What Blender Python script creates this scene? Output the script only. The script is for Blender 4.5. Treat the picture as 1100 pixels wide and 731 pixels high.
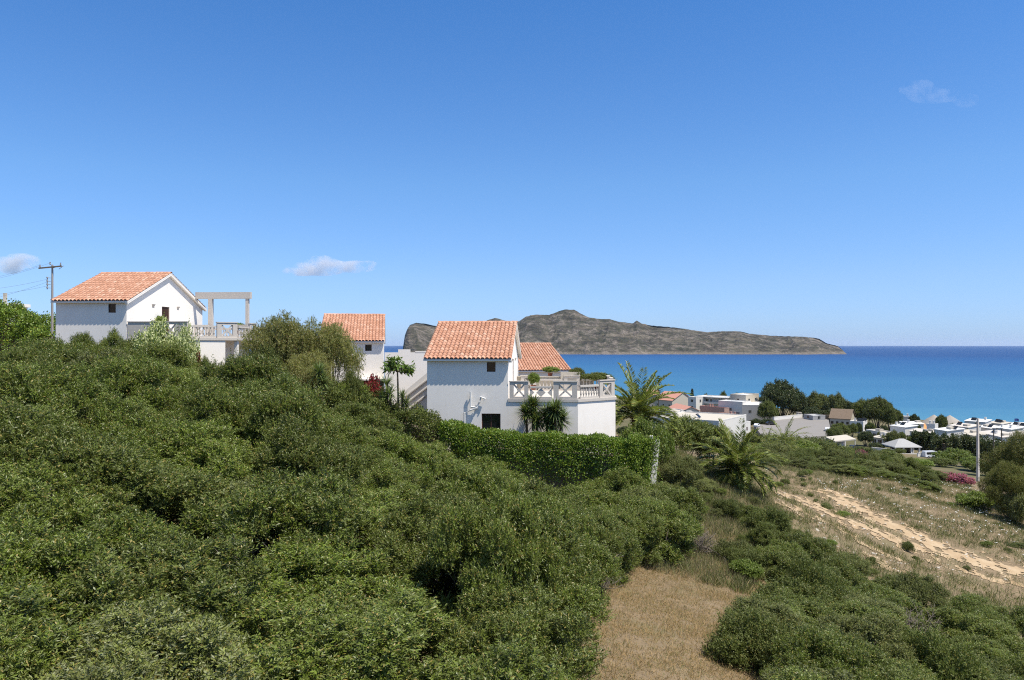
import bpy, math, random
import numpy as np
from mathutils import Vector, Matrix

# ------------------------------------------------------------------ scene, camera, light
sc = bpy.context.scene
for o in list(bpy.data.objects):
    bpy.data.objects.remove(o)
COL = sc.collection
F, CX, HY = 835.0, 550.0, 371.0          # focal length in photo pixels, centre column, horizon row

cam_d = bpy.data.cameras.new("camera")
cam = bpy.data.objects.new("camera", cam_d)
COL.objects.link(cam)
cam.location = (0, 0, 0)
cam.rotation_euler = (math.radians(90) + math.atan(5.5 / F), 0, 0)
cam_d.sensor_fit = 'HORIZONTAL'
cam_d.sensor_width = 36.0
cam_d.lens = 36.0 * F / 1100.0
cam_d.clip_start = 0.1
cam_d.clip_end = 120000
sc.camera = cam

SKYTINT = [(0.0, (.33, .49, .92)), (.08, (.40, .53, .80)), (.2, (.40, .59, .81)), (.42, (.27, .55, .84)), (.6, (1.0, .98, .93))]
SUN = Vector((.43, -.245, 1.0)).normalized()
world = bpy.data.worlds.new("World")
sc.world = world
world.use_nodes = True
wn = world.node_tree
wn.nodes.clear()
sky = wn.nodes.new('ShaderNodeTexSky')
sky.sky_type = 'NISHITA'
sky.sun_disc = False
sky.sun_elevation = math.asin(SUN.z)
sky.sun_rotation = math.atan2(SUN.x, SUN.y)
sky.altitude = 60
sky.air_density = 1.0
sky.dust_density = 0.25
sky.ozone_density = 2.5
bg = wn.nodes.new('ShaderNodeBackground')
bg.inputs[1].default_value = 0.15
wo = wn.nodes.new('ShaderNodeOutputWorld')
wtc = wn.nodes.new('ShaderNodeTexCoord')
wsx = wn.nodes.new('ShaderNodeSeparateXYZ')
wrm = wn.nodes.new('ShaderNodeValToRGB')
wrm.color_ramp.elements.new(.5); wrm.color_ramp.elements.new(.5); wrm.color_ramp.elements.new(.5)
for e_, (p_, c_) in zip(wrm.color_ramp.elements, SKYTINT):
    e_.position = p_; e_.color = (*c_, 1)
wmx = wn.nodes.new('ShaderNodeMix'); wmx.data_type = 'RGBA'; wmx.blend_type = 'MULTIPLY'; wmx.inputs[0].default_value = 1
wn.links.new(wtc.outputs['Generated'], wsx.inputs[0]); wn.links.new(wsx.outputs[2], wrm.inputs[0])
wn.links.new(sky.outputs[0], wmx.inputs[6]); wn.links.new(wrm.outputs[0], wmx.inputs[7])
wn.links.new(wmx.outputs[2], bg.inputs[0])
wn.links.new(bg.outputs[0], wo.inputs[0])

sd = bpy.data.lights.new("sun", 'SUN')
sd.energy = 4.9
sd.angle = math.radians(0.53)
sd.color = (1.0, 0.94, 0.84)
so = bpy.data.objects.new("sun", sd)
COL.objects.link(so)
so.rotation_euler = (-SUN).to_track_quat('-Z', 'Y').to_euler()
so.location = (0, 0, 60)

sc.view_settings.view_transform = 'Standard'
sc.view_settings.look = 'None'
sc.view_settings.gamma = 1
sc.view_settings.use_curve_mapping = False
sc.view_settings.exposure = 0.42
sc.cycles.max_bounces = 5
sc.cycles.diffuse_bounces = 3
sc.cycles.glossy_bounces = 2
sc.cycles.transmission_bounces = 3
sc.cycles.transparent_max_bounces = 6
sc.cycles.volume_bounces = 1
sc.cycles.use_denoising = False
sc.cycles.filter_width = 1.1
sc.cycles.sample_clamp_indirect = 4

# ------------------------------------------------------------------ helpers
R0 = random.Random(7)


def W(px, py, Z):
    """a point seen at photo pixel (px, py) at Z metres"""
    return Vector(((px - CX) / F * Z, Z, (HY - py) / F * Z))


def props(o, label=None, cat=None, group=None, kind=None):
    if label: o['label'] = label
    if cat: o['category'] = cat
    if group: o['group'] = group
    if kind: o['kind'] = kind
    return o


def empty(name, loc, rz=0.0, **k):
    o = bpy.data.objects.new(name, None)
    COL.objects.link(o)
    o.location = loc
    o.rotation_euler = (0, 0, rz)
    o.empty_display_size = .3
    return props(o, **k)


def new_obj(name, me, parent=None, loc=(0, 0, 0), rot=(0, 0, 0), scale=(1, 1, 1), **k):
    o = bpy.data.objects.new(name, me)
    COL.objects.link(o)
    o.location = loc
    o.rotation_euler = rot
    o.scale = scale
    if parent: o.parent = parent
    return props(o, **k)


class MB:
    """collects faces for one mesh"""
    def __init__(s):
        s.v = []; s.f = []; s.m = []

    def add(s, vs, fs, mi=0):
        b = len(s.v)
        s.v += [tuple(v) for v in vs]
        s.f += [tuple(b + i for i in f) for f in fs]
        s.m += [mi] * len(fs)

    def box(s, x0, y0, z0, x1, y1, z1, mi=0):
        s.add([(x0, y0, z0), (x1, y0, z0), (x1, y1, z0), (x0, y1, z0), (x0, y0, z1), (x1, y0, z1), (x1, y1, z1), (x0, y1, z1)],
              [(0, 3, 2, 1), (4, 5, 6, 7), (0, 1, 5, 4), (1, 2, 6, 5), (2, 3, 7, 6), (3, 0, 4, 7)], mi)

    def beam(s, a, b, w, h, mi=0, up=Vector((0, 0, 1))):
        """box beam from a to b; w across, h along up"""
        a = Vector(a); b = Vector(b)
        d = (b - a).normalized()
        if abs(d.dot(up)) > .98: up = Vector((0, 1, 0))
        sd_ = d.cross(up).normalized()
        u = sd_.cross(d).normalized()
        vs = []
        for p in (a, b):
            for i, j in ((-1, -1), (1, -1), (1, 1), (-1, 1)):
                vs.append(p + sd_ * (w / 2 * i) + u * (h / 2 * j))
        s.add(vs, [(0, 1, 2, 3), (7, 6, 5, 4), (0, 4, 5, 1), (1, 5, 6, 2), (2, 6, 7, 3), (3, 7, 4, 0)], mi)

    def tube(s, pts, rad, n=8, mi=0, cap=True):
        pts = [Vector(p) for p in pts]
        if not hasattr(rad, '__len__'): rad = [rad] * len(pts)
        rings = []
        ref = Vector((0.31, 0.17, 0.93)).normalized()
        for i, p in enumerate(pts):
            d = (pts[min(i + 1, len(pts) - 1)] - pts[max(i - 1, 0)]).normalized()
            if abs(d.dot(ref)) > .95: rf = Vector((1, 0, 0))
            else: rf = ref
            a = d.cross(rf).normalized(); b = d.cross(a)
            rings.append([p + (a * math.cos(2 * math.pi * k / n) + b * math.sin(2 * math.pi * k / n)) * rad[i] for k in range(n)])
        vs = [v for r in rings for v in r]
        fs = []
        for i in range(len(pts) - 1):
            for k in range(n):
                fs.append((i * n + k, i * n + (k + 1) % n, (i + 1) * n + (k + 1) % n, (i + 1) * n + k))
        if cap:
            fs.append(tuple(range(n - 1, -1, -1)))
            fs.append(tuple((len(pts) - 1) * n + k for k in range(n)))
        s.add(vs, fs, mi)

    def prism(s, poly, z0, z1, mi=0):
        n = len(poly)
        vs = [(x, y, z0) for x, y in poly] + [(x, y, z1) for x, y in poly]
        fs = [tuple(range(n - 1, -1, -1)), tuple(range(n, 2 * n))]
        for i in range(n):
            j = (i + 1) % n
            fs.append((i, j, n + j, n + i))
        s.add(vs, fs, mi)

    def mesh(s, name, mats, smooth=False):
        me = bpy.data.meshes.new(name)
        me.from_pydata(s.v, [], s.f)
        if not isinstance(mats, (list, tuple)): mats = [mats]
        for m in mats: me.materials.append(m)
        me.polygons.foreach_set('material_index', s.m)
        if smooth: me.polygons.foreach_set('use_smooth', [True] * len(s.f))
        me.update()
        return me

    def build(s, name, mats, parent=None, smooth=False, **k):
        loc = k.pop('loc', (0, 0, 0)); rot = k.pop('rot', (0, 0, 0))
        return new_obj(name, s.mesh(name, mats, smooth), parent, loc, rot, **k)


def np_mesh(name, V, Q, mats, attr=None, mi=None, smooth=False):
    """numpy mesh: V (n,3); Q (m,3|4); attr per-face float 'rnd'"""
    me = bpy.data.meshes.new(name)
    V = np.ascontiguousarray(V, dtype=np.float32); Q = np.ascontiguousarray(Q, dtype=np.int32)
    k = Q.shape[1]
    me.vertices.add(len(V)); me.vertices.foreach_set('co', V.ravel())
    me.loops.add(Q.size); me.loops.foreach_set('vertex_index', Q.ravel())
    me.polygons.add(len(Q))
    me.polygons.foreach_set('loop_start', np.arange(0, Q.size, k, dtype=np.int32))
    if not isinstance(mats, (list, tuple)): mats = [mats]
    for m in mats: me.materials.append(m)
    if mi is not None: me.polygons.foreach_set('material_index', np.asarray(mi, dtype=np.int32))
    if smooth: me.polygons.foreach_set('use_smooth', np.ones(len(Q), dtype=bool))
    me.update(calc_edges=True)
    if attr is not None:
        a = me.attributes.new('rnd', 'FLOAT', 'FACE')
        a.data.foreach_set('value', np.asarray(attr, dtype=np.float32))
    return me


# ------------------------------------------------------------------ materials
class NT:
    def __init__(s, name):
        s.m = bpy.data.materials.new(name); s.m.use_nodes = True
        s.t = s.m.node_tree; s.t.nodes.clear()
        s.out = s.n('ShaderNodeOutputMaterial')

    def n(s, typ, **k):
        nd = s.t.nodes.new(typ)
        for a, b in k.items():
            if isinstance(b, str) and a == 'op': nd.operation = b
            elif hasattr(nd, a): setattr(nd, a, b)
        return nd

    def l(s, a, b): s.t.links.new(a, b)

    def coord(s, kind='Object', scale=None):
        tc = s.n('ShaderNodeTexCoord')
        if scale is None: return tc.outputs[kind]
        mp = s.n('ShaderNodeMapping'); mp.inputs['Scale'].default_value = scale
        s.l(tc.outputs[kind], mp.inputs[0])
        return mp.outputs[0]

    def noise(s, vec, scale, detail=4, rough=.55, dist=0):
        nd = s.n('ShaderNodeTexNoise')
        nd.inputs['Scale'].default_value = scale; nd.inputs['Detail'].default_value = detail
        nd.inputs['Roughness'].default_value = rough; nd.inputs['Distortion'].default_value = dist
        if vec is not None: s.l(vec, nd.inputs['Vector'])
        return nd.outputs['Fac']

    def ramp(s, fac, stops, interp='LINEAR'):
        r = s.n('ShaderNodeValToRGB'); r.color_ramp.interpolation = interp
        el = r.color_ramp.elements
        while len(el) < len(stops): el.new(.5)
        for e, (p, c) in zip(el, stops):
            e.position = p; e.color = (*c, 1) if len(c) == 3 else c
        s.l(fac, r.inputs[0])
        return r.outputs[0]

    def mix(s, fac, a, b, blend='MIX'):
        x = s.n('ShaderNodeMix'); x.data_type = 'RGBA'; x.blend_type = blend
        for sock, v in ((x.inputs[0], fac), (x.inputs[6], a), (x.inputs[7], b)):
            if isinstance(v, (int, float)): sock.default_value = v
            elif isinstance(v, (tuple, list)): sock.default_value = (*v, 1)
            else: s.l(v, sock)
        return x.outputs[2]

    def math(s, op, a, b=0.0, clamp=False):
        x = s.n('ShaderNodeMath'); x.operation = op; x.use_clamp = clamp
        for sock, v in ((x.inputs[0], a), (x.inputs[1], b)):
            if isinstance(v, (int, float)): sock.default_value = v
            else: s.l(v, sock)
        return x.outputs[0]

    def bump(s, h, strength=.3, dist=.02):
        b = s.n('ShaderNodeBump'); b.inputs['Strength'].default_value = strength; b.inputs['Distance'].default_value = dist
        s.l(h, b.inputs['Height'])
        return b.outputs[0]

    def pbr(s, col, rough=.7, normal=None, spec=.4, metal=0.0, finish=True):
        p = s.n('ShaderNodeBsdfPrincipled')
        if isinstance(col, (tuple, list)): p.inputs['Base Color'].default_value = (*col, 1)
        else: s.l(col, p.inputs['Base Color'])
        if isinstance(rough, (int, float)): p.inputs['Roughness'].default_value = rough
        else: s.l(rough, p.inputs['Roughness'])
        p.inputs['Specular IOR Level'].default_value = spec
        p.inputs['Metallic'].default_value = metal
        if normal is not None: s.l(normal, p.inputs['Normal'])
        if finish: s.l(p.outputs[0], s.out.inputs[0])
        return p.outputs[0]


def mat_plain(name, c, rough=.7, var=.12, scale=6.0, spec=.4, bump=.15, metal=0.0, coord='Object'):
    t = NT(name)
    v = t.coord(coord)
    n1 = t.noise(v, scale, 5)
    n2 = t.noise(v, scale * .23, 3)
    dark = tuple(x * (1 - var * 1.6) for x in c); lite = tuple(min(1, x * (1 + var)) for x in c)
    col = t.mix(n1, dark, lite)
    col = t.mix(t.math('MULTIPLY', n2, .35), col, tuple(x * .82 for x in c))
    t.pbr(col, rough, t.bump(n1, bump, .01), spec, metal)
    return t.m


def mat_stucco(name, c=(.78, .76, .73), dirt=(.5, .46, .40)):
    t = NT(name)
    v = t.coord('Object')
    n1 = t.noise(v, 40, 4, .6)
    st = t.noise(t.coord('Object', (1.0, 1.0, .55)), .9, 6, .7)
    big = t.noise(v, .6, 3)
    fac = t.ramp(st, [(.48, (0, 0, 0)), (.75, (1, 1, 1))])
    col = t.mix(t.math('MULTIPLY', fac, .22), c, dirt)
    col = t.mix(t.math('MULTIPLY', big, .18), col, tuple(x * .8 for x in c))
    t.pbr(col, .88, t.bump(n1, .25, .012), .2)
    return t.m


def mat_leaf(name, top, under, trans=.25, rough=.5, var=.35, yellow=(.16, .13, .03), yfrac=.04, spec=.35):
    """leaf: two-sided colour, per-leaf and per-plant variation, some light through it"""
    t = NT(name)
    at = t.n('ShaderNodeAttribute', attribute_name='rnd')
    r = at.outputs['Fac']
    oi = t.n('ShaderNodeObjectInfo')
    geo = t.n('ShaderNodeNewGeometry')
    lo = tuple(x * (1 - var) for x in top); hi = tuple(x * (1 + var) for x in top)
    c = t.mix(r, lo, hi)
    c2 = t.mix(r, tuple(x * (1 - var * .6) for x in under), tuple(x * (1 + var * .6) for x in under))
    c = t.mix(geo.outputs['Backfacing'], c, c2)
    c = t.mix(t.math('MULTIPLY', oi.outputs['Random'], .35), c, tuple((a * .88, a * .95, a * .28)[i] for i, a in enumerate((top[1], top[1], top[1]))))
    hs = t.n('ShaderNodeHueSaturation'); t.l(c, hs.inputs['Color'])
    t.l(t.math('ADD', t.math('MULTIPLY', t.math('FRACT', t.math('MULTIPLY', oi.outputs['Random'], 17.3)), .42), .78), hs.inputs['Value'])
    c = hs.outputs[0]
    # a few yellowing leaves
    yf = t.math('GREATER_THAN', t.math('FRACT', t.math('MULTIPLY', r, 37.7)), 1 - yfrac)
    c = t.mix(yf, c, yellow)
    p = t.pbr(c, rough, None, spec, finish=False)
    tr = t.n('ShaderNodeBsdfTranslucent')
    tc = t.mix(1.0, c, (1.0, 1.15, .45), 'MULTIPLY')
    t.l(tc, tr.inputs[0])
    mx = t.n('ShaderNodeMixShader'); mx.inputs[0].default_value = trans
    t.l(p, mx.inputs[1]); t.l(tr.outputs[0], mx.inputs[2]); t.l(mx.outputs[0], t.out.inputs[0])
    return t.m


M = {}
M['stucco'] = mat_stucco('white_stucco', (.84, .79, .72), (.52, .46, .38))
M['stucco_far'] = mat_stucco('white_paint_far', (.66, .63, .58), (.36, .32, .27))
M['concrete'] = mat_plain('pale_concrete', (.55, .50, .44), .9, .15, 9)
M['cream'] = mat_plain('cream_concrete', (.50, .45, .37), .9, .12, 3)
M['grey'] = mat_plain('grey_plaster', (.33, .32, .31), .85, .15, 5)
M['shutter'] = mat_plain('brown_shutter', (.075, .035, .022), .6, .2, 20)
M['glass'] = mat_plain('dark_glass', (.012, .014, .016), .12, .1, 3, spec=.6)
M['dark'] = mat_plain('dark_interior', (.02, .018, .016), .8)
M['metal'] = mat_plain('galvanised_metal', (.32, .32, .32), .5, .15, 12, metal=.6)
M['pole'] = mat_plain('weathered_pole', (.34, .31, .28), .85, .2, 14)
M['wood'] = mat_plain('grey_wood', (.16, .125, .09), .9, .25, 14)
M['bark'] = mat_plain('bark', (.13, .105, .08), .95, .35, 12, bump=.6)
M['palmbark'] = mat_plain('palm_bark', (.14, .085, .045), .95, .4, 16, bump=.8)
M['white'] = mat_plain('white_paint', (.72, .71, .68), .6, .12, 2)
M['thatch'] = mat_plain('thatch', (.36, .32, .27), .95, .25, 12, bump=.6)
M['brownthatch'] = mat_plain('brown_thatch', (.20, .145, .10), .95, .3, 2)
M['terracotta'] = mat_plain('terracotta', (.42, .15, .08), .8, .15, 10)
M['redroof'] = mat_plain('faded_red_roof', (.52, .25, .18), .85, .15, 3)
M['orange'] = mat_plain('orange_awning', (.6, .25, .07), .7)
M['pave'] = mat_plain('pale_paving', (.30, .28, .25), .9, .12, .6)
M['sand'] = mat_plain('beach_sand', (.5, .42, .31), .95, .1, .5)
M['carblack'] = mat_plain('dark_car_paint', (.02, .022, .027), .25, .05, 3, spec=.6)
M['carwhite'] = mat_plain('white_car_paint', (.7, .7, .7), .3, .03, 3, spec=.5)
M['rubber'] = mat_plain('rubber', (.02, .02, .02), .8)
M['blue'] = mat_plain('blue_cloth', (.02, .05, .22), .8)


def mat_tiles():
    t = NT('clay_roof_tiles')
    at = t.n('ShaderNodeAttribute', attribute_name='rnd')
    v = t.coord('Object')
    n1 = t.noise(v, 14, 4)
    c = t.ramp(at.outputs['Fac'], [(0, (.40, .19, .11)), (.35, (.47, .235, .145)), (.8, (.53, .28, .18)), (1, (.60, .37, .26))])
    c = t.mix(t.math('MULTIPLY', n1, .35), c, (.40, .24, .17))
    t.pbr(c, .8, t.bump(n1, .3, .01), .25)
    return t.m


M['tiles'] = mat_tiles()

M['olive'] = mat_leaf('olive_leaves', (.112, .152, .016), (.18, .205, .065), .20, .42, .7, (.28, .22, .06), .06, .3)
M['olive_dry'] = mat_leaf('dusty_olive_leaves', (.145, .165, .04), (.22, .23, .12), .20, .5, .6, (.2, .16, .04), .05, .2)
M['hedge'] = mat_leaf('hedge_leaves', (.13, .20, .022), (.17, .23, .05), .3, .4, .35, (.3, .3, .04), .06)
M['bush'] = mat_leaf('bush_leaves', (.10, .125, .026), (.15, .17, .06), .25, .5, .45, (.2, .17, .04), .06, .2)
M['lime'] = mat_leaf('bright_bush_leaves', (.16, .22, .03), (.2, .26, .06), .35, .45)
M['pepper'] = mat_leaf('weeping_tree_leaves', (.27, .26, .07), (.30, .29, .13), .4, .5, .35, (.25, .17, .06), .12)
M['palm'] = mat_leaf('palm_leaflets', (.15, .18, .034), (.19, .215, .065), .25, .4, .35, (.25, .2, .05), .06)
M['yucca'] = mat_leaf('yucca_blades', (.12, .165, .05), (.16, .20, .08), .2, .4, .3)
M['fig'] = mat_leaf('big_shiny_leaves', (.09, .15, .025), (.13, .19, .05), .3, .35, .35)
M['treedark'] = mat_leaf('dark_tree_leaves', (.050, .070, .018), (.075, .10, .035), .2, .5, .45, (.12, .11, .03), .08)
M['tamarisk'] = mat_leaf('tamarisk_leaves', (.105, .125, .035), (.14, .155, .055), .25, .6, .35, (.22, .17, .05), .08)
M['pine'] = mat_leaf('pine_needles', (.125, .135, .022), (.15, .155, .035), .2, .6, .35, (.2, .15, .04), .1)
M['pinkflower'] = mat_leaf('pink_flowers', (.55, .12, .26), (.5, .14, .25), .3, .6, .3, (.1, .14, .04), .25)
M['whiteflower'] = mat_leaf('cream_flowers', (.58, .58, .34), (.5, .52, .3), .3, .6, .25, (.13, .18, .035), .42)
M['redflower'] = mat_leaf('red_flowers', (.28, .025, .03), (.25, .03, .04), .3, .6, .35, (.08, .1, .03), .2)
M['drygrass'] = mat_leaf('dry_grass', (.40, .265, .135), (.38, .27, .15), .3, .7, .3, (.16, .17, .06), .12, .15)
M['dryweed'] = mat_leaf('dry_weeds', (.21, .175, .105), (.22, .185, .12), .3, .8, .35, (.17, .19, .07), .3, .1)
M['twig'] = mat_plain('grey_twigs', (.20, .165, .13), .9, .25, 20)


def mat_ground():
    t = NT('dry_hillside')
    v = t.coord('Object')
    a = t.noise(v, .09, 6, .6); b = t.noise(v, .9, 6, .65); c = t.noise(v, 9, 5, .7); d = t.noise(v, .35, 4, .6, .5)
    col = t.ramp(b, [(.25, (.12, .088, .05)), (.5, (.20, .15, .092)), (.75, (.28, .215, .14))])
    green = t.ramp(c, [(.3, (.075, .085, .03)), (.7, (.17, .16, .075))])
    f = t.ramp(d, [(.50, (0, 0, 0)), (.66, (1, 1, 1))])
    col = t.mix(t.math('MULTIPLY', f, .6), col, green)
    sx = t.n('ShaderNodeSeparateXYZ'); t.l(v, sx.inputs[0])
    far = t.math('MULTIPLY', t.math('SUBTRACT', sx.outputs[1], 95), .02, True)
    far = t.math('MULTIPLY', far, t.ramp(t.noise(v, .05, 5, .6), [(.38, (.35, .35, .35)), (.6, (1, 1, 1))]))
    col = t.mix(t.math('MULTIPLY', a, .4), col, (.33, .25, .16))
    col = t.mix(far, col, (.085, .095, .04))
    col = t.mix(t.math('MULTIPLY', c, .5), col, (.12, .085, .05))
    t.pbr(col, .95, t.bump(t.math('ADD', b, t.math('MULTIPLY', c, .4)), .7, .12), .1)
    return t.m


def mat_track():
    t = NT('pale_sandy_soil')
    v = t.coord('Object')
    b = t.noise(v, .8, 6, .65); c = t.noise(v, 8, 5, .7)
    col = t.ramp(b, [(.25, (.30, .20, .11)), (.55, (.43, .32, .20)), (.8, (.52, .42, .29))])
    col = t.mix(t.math('MULTIPLY', c, .4), col, (.30, .21, .12))
    t.pbr(col, .95, t.bump(c, .6, .06), .1)
    return t.m


def mat_sea():
    t = NT('sea_water')
    v = t.coord('Object')
    sx = t.n('ShaderNodeSeparateXYZ'); t.l(v, sx.inputs[0])
    # distance off the shore line, measured across the bay
    d = t.math('MULTIPLY', t.math('ADD', t.math('SUBTRACT', sx.outputs[1], 560), t.math('MULTIPLY', sx.outputs[0], 1.2)), .00025)
    st = t.noise(t.coord('Object', (.0012, .006, 1)), 1, 6, .6)
    dd = t.math('ADD', d, t.math('MULTIPLY', t.math('SUBTRACT', st, .5), .16), True)
    col = t.ramp(dd, [(0.0, (.072, .215, .29)), (.06, (.042, .155, .26)), (.3, (.018, .095, .215)), (.65, (.006, .058, .18)), (1, (.003, .032, .13))])
    w1 = t.noise(t.coord('Object', (.08, .22, 1)), 1, 5, .65)
    w2 = t.noise(t.coord('Object', (.5, 1.2, 1)), 1, 3, .6)
    col = t.mix(t.math('MULTIPLY', w1, .35), col, (.010, .075, .19))
    nb = t.bump(t.math('ADD', w1, t.math('MULTIPLY', w2, .3)), .5, .8)
    t.pbr(col, .45, nb, .22)
    return t.m


def mat_island():
    t = NT('island_rock')
    v = t.coord('Object')
    a = t.noise(v, .004, 6, .65); b = t.noise(v, .022, 6, .7); c = t.noise(t.coord('Object', (.3, .3, 3)), .02, 5, .7, .8)
    col = t.ramp(b, [(.40, (.020, .021, .017)), (.5, (.085, .074, .060)), (.60, (.21, .18, .15))])
    g = t.ramp(t.noise(v, .03, 8, .85), [(.47, (0, 0, 0)), (.54, (1, 1, 1))])
    col = t.mix(t.math('MULTIPLY', g, .8), col, (.034, .042, .022))
    col = t.mix(t.math('MULTIPLY', t.ramp(c, [(.5, (0, 0, 0)), (.7, (1, 1, 1))]), .35), col, (.34, .28, .20))
    col = t.mix(t.math('MULTIPLY', a, .35), col, (.12, .09, .065))
    # pale wave-washed rock at the waterline
    sx = t.n('ShaderNodeSeparateXYZ'); t.l(v, sx.inputs[0])
    low = t.ramp(t.math('MULTIPLY', t.math('ADD', t.math('ADD', sx.outputs[2], 32), t.math('MULTIPLY', b, 12)), .05, True), [(.3, (1, 1, 1)), (.6, (0, 0, 0))])
    col = t.mix(t.math('MULTIPLY', low, .4), col, (.30, .25, .20))
    t.pbr(col, .95, t.bump(t.math('ADD', b, a), 1.0, 26), .1)
    return t.m


M['ground'] = mat_ground(); M['track'] = mat_track(); M['sea'] = mat_sea(); M['island'] = mat_island()

# ------------------------------------------------------------------ terrain
SEA = -38.0
CP = [  # (photo column, distance, height)
    (550, 2, -7.2), (-400, 4, -6.0), (1600, 4, -9.0), (140, 15, -5.9), (400, 13, -6.9), (560, 25, -8.1), (620, 19, -7.9), (700, 19, -8.2), (700, 27, -9.0),
    (720, 35, -9.5), (760, 44, -9.9), (850, 20, -9.2), (1100, 20, -11.0), (900, 34, -11.7), (960, 45, -13.2), (1100, 34, -13.2),
    (840, 62, -11.8), (1000, 52, -14.2), (1090, 52, -15.4), (1000, 85, -16.1), (1090, 80, -16.5), (930, 85, -13.9), (1050, 110, -19.0),
    (0, 20, -5.0), (0, 40, -3.4), (0, 50, -2.9), (180, 45, -3.5), (180, 57, -2.6), (60, 56, -2.5), (260, 60, -3.0), (300, 50, -4.2), (300, 30, -5.6),
    (20, 70, -.6), (-300, 60, 1.5), (-500, 30, 0.0), (400, 45, -5.6), (400, 62, -5.4), (330, 62, -4.2), (500, 44, -7.2), (460, 50, -6.4), (560, 50, -6.4), (655, 52, -6.3), (600, 60, -6.4),
    (600, 44, -7.6), (700, 44, -8.1), (690, 55, -6.6), (790, 52, -9.4), (730, 46, -8.9), (740, 68, -10.2), (560, 35, -9.2), (450, 32, -8.0), (650, 36, -9.5), (600, 41, -9.2), (520, 40, -8.6),
    (800, 100, -14.2), (800, 130, -18.0), (900, 130, -20.0), (1000, 150, -24.0), (950, 180, -27.0), (700, 120, -17.0),
    (100, 120, -2), (300, 200, -16), (550, 200, -24), (550, 110, -12.0), (100, 300, -24), (-400, 200, -10), (550, 350, -34),
    (750, 240, -31), (900, 250, -33), (965, 230, -32.2), (1080, 230, -33.5), (850, 300, -34.6), (1000, 300, -36.2), (750, 400, -36.0),
    (900, 380, -36.8), (1090, 340, -37.2), (690, 450, -37.2), (1400, 200, -36.5), (1500, 90, -27), (1300, 40, -17.5), (1000, 420, -40), (300, 600, -38), (-200, 700, -34),
]
_c = np.array([((px - CX) / F * Z, Z, z) for px, Z, z in CP])


def _warp(x, y):
    # compress far distances so that the few far points shape smoothly
    r = np.sqrt(x * x + y * y) + 1e-6
    k = np.where(r > 60, (60 + 55 * np.log(np.maximum(r, 60) / 60)) / r, 1.0)
    return x * k, y * k


_wx, _wy = _warp(_c[:, 0], _c[:, 1])
_n = len(_c)
_d = np.hypot(_wx[:, None] - _wx, _wy[:, None] - _wy)
_A = np.zeros((_n + 3, _n + 3)); _A[:_n, :_n] = _d - np.eye(_n) * .6
_A[:_n, _n] = 1; _A[:_n, _n + 1] = _wx; _A[:_n, _n + 2] = _wy
_A[_n:, :_n] = _A[:_n, _n:].T
_sol = np.linalg.solve(_A, np.concatenate([_c[:, 2], [0, 0, 0]]))
_rs = np.random.RandomState(3)
_oct = [(_rs.rand() * 6.28, _rs.rand() * 6.28, _rs.rand() * 6.28, f) for f in (.21, .34, .55, .9, 1.7, 2.6) for _ in range(2)]


def coast(x):
    return np.where(x > 104, 580 - 1.58 * (x - 104), 580 + .25 * (104 - x))


def gz(x, y):
    x = np.atleast_1d(np.asarray(x, float)); y = np.atleast_1d(np.asarray(y, float))
    wx, wy = _warp(x, y)
    h = np.zeros_like(x)
    for i in range(_n):
        h += _sol[i] * np.hypot(wx - _wx[i], wy - _wy[i])
    h += _sol[_n] + _sol[_n + 1] * wx + _sol[_n + 2] * wy
    for a, p, q, f in _oct:
        h += .035 / f * np.sin(f * (x * math.cos(a) + y * math.sin(a)) + p) * np.cos(f * .6 * (y * math.cos(a) - x * math.sin(a)) + q)
    h = np.maximum(h, -37.5 + .3 * np.sin(x * .02))
    dc = (y - coast(x)) * .53
    t = np.clip((dc + 25) / 40, 0, 1)
    beach = -37.0 - 2.6 * t - .04 * np.maximum(dc, 0)
    k = np.clip((dc + 60) / 35, 0, 1); k = k * k * (3 - 2 * k)
    return h * (1 - k) + beach * k


def g1(x, y): return float(gz(x, y)[0])


def ground_pt(px, py):
    """where the sight line through a pixel meets the ground"""
    Zs = np.concatenate([np.arange(8, 120, .1), np.arange(120, 500, .5)])
    X = (px - CX) / F * Zs; zr = (HY - py) / F * Zs
    g = gz(X, Zs)
    i = np.argmax(zr < g)
    return Vector((X[i], Zs[i], g[i]))


def build_ground():
    def axis(lo, hi, d0, k):
        out = [0.0]; s = d0
        while out[-1] < hi: out.append(out[-1] + s); s *= k
        neg = [0.0]; s = d0
        while neg[-1] > lo: neg.append(neg[-1] - s); s *= k
        return np.array(neg[:0:-1] + out)
    xs = axis(-900, 1200, .35, 1.022)
    ys = axis(-60, 760, .35, 1.014)
    X, Y = np.meshgrid(xs, ys)
    Z = gz(X.ravel(), Y.ravel())
    V = np.column_stack([X.ravel(), Y.ravel(), Z])
    nx, ny = len(xs), len(ys)
    I = np.arange(nx * ny).reshape(ny, nx)
    Q = np.column_stack([I[:-1, :-1].ravel(), I[:-1, 1:].ravel(), I[1:, 1:].ravel(), I[1:, :-1].ravel()])
    new_obj('ground', np_mesh('ground', V, Q, M['ground'], smooth=True), kind='structure', label='dry sloping hillside running down to the coast')


build_ground()

# sea: one sheet to the horizon
mb = MB()
N = 96; RS = 45000
mb.add([(math.cos(2 * math.pi * i / N) * RS, math.sin(2 * math.pi * i / N) * RS, SEA) for i in range(N)], [tuple(range(N))])
mb.build('sea', M['sea'], kind='structure', label='calm blue sea stretching to a flat horizon')


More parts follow.
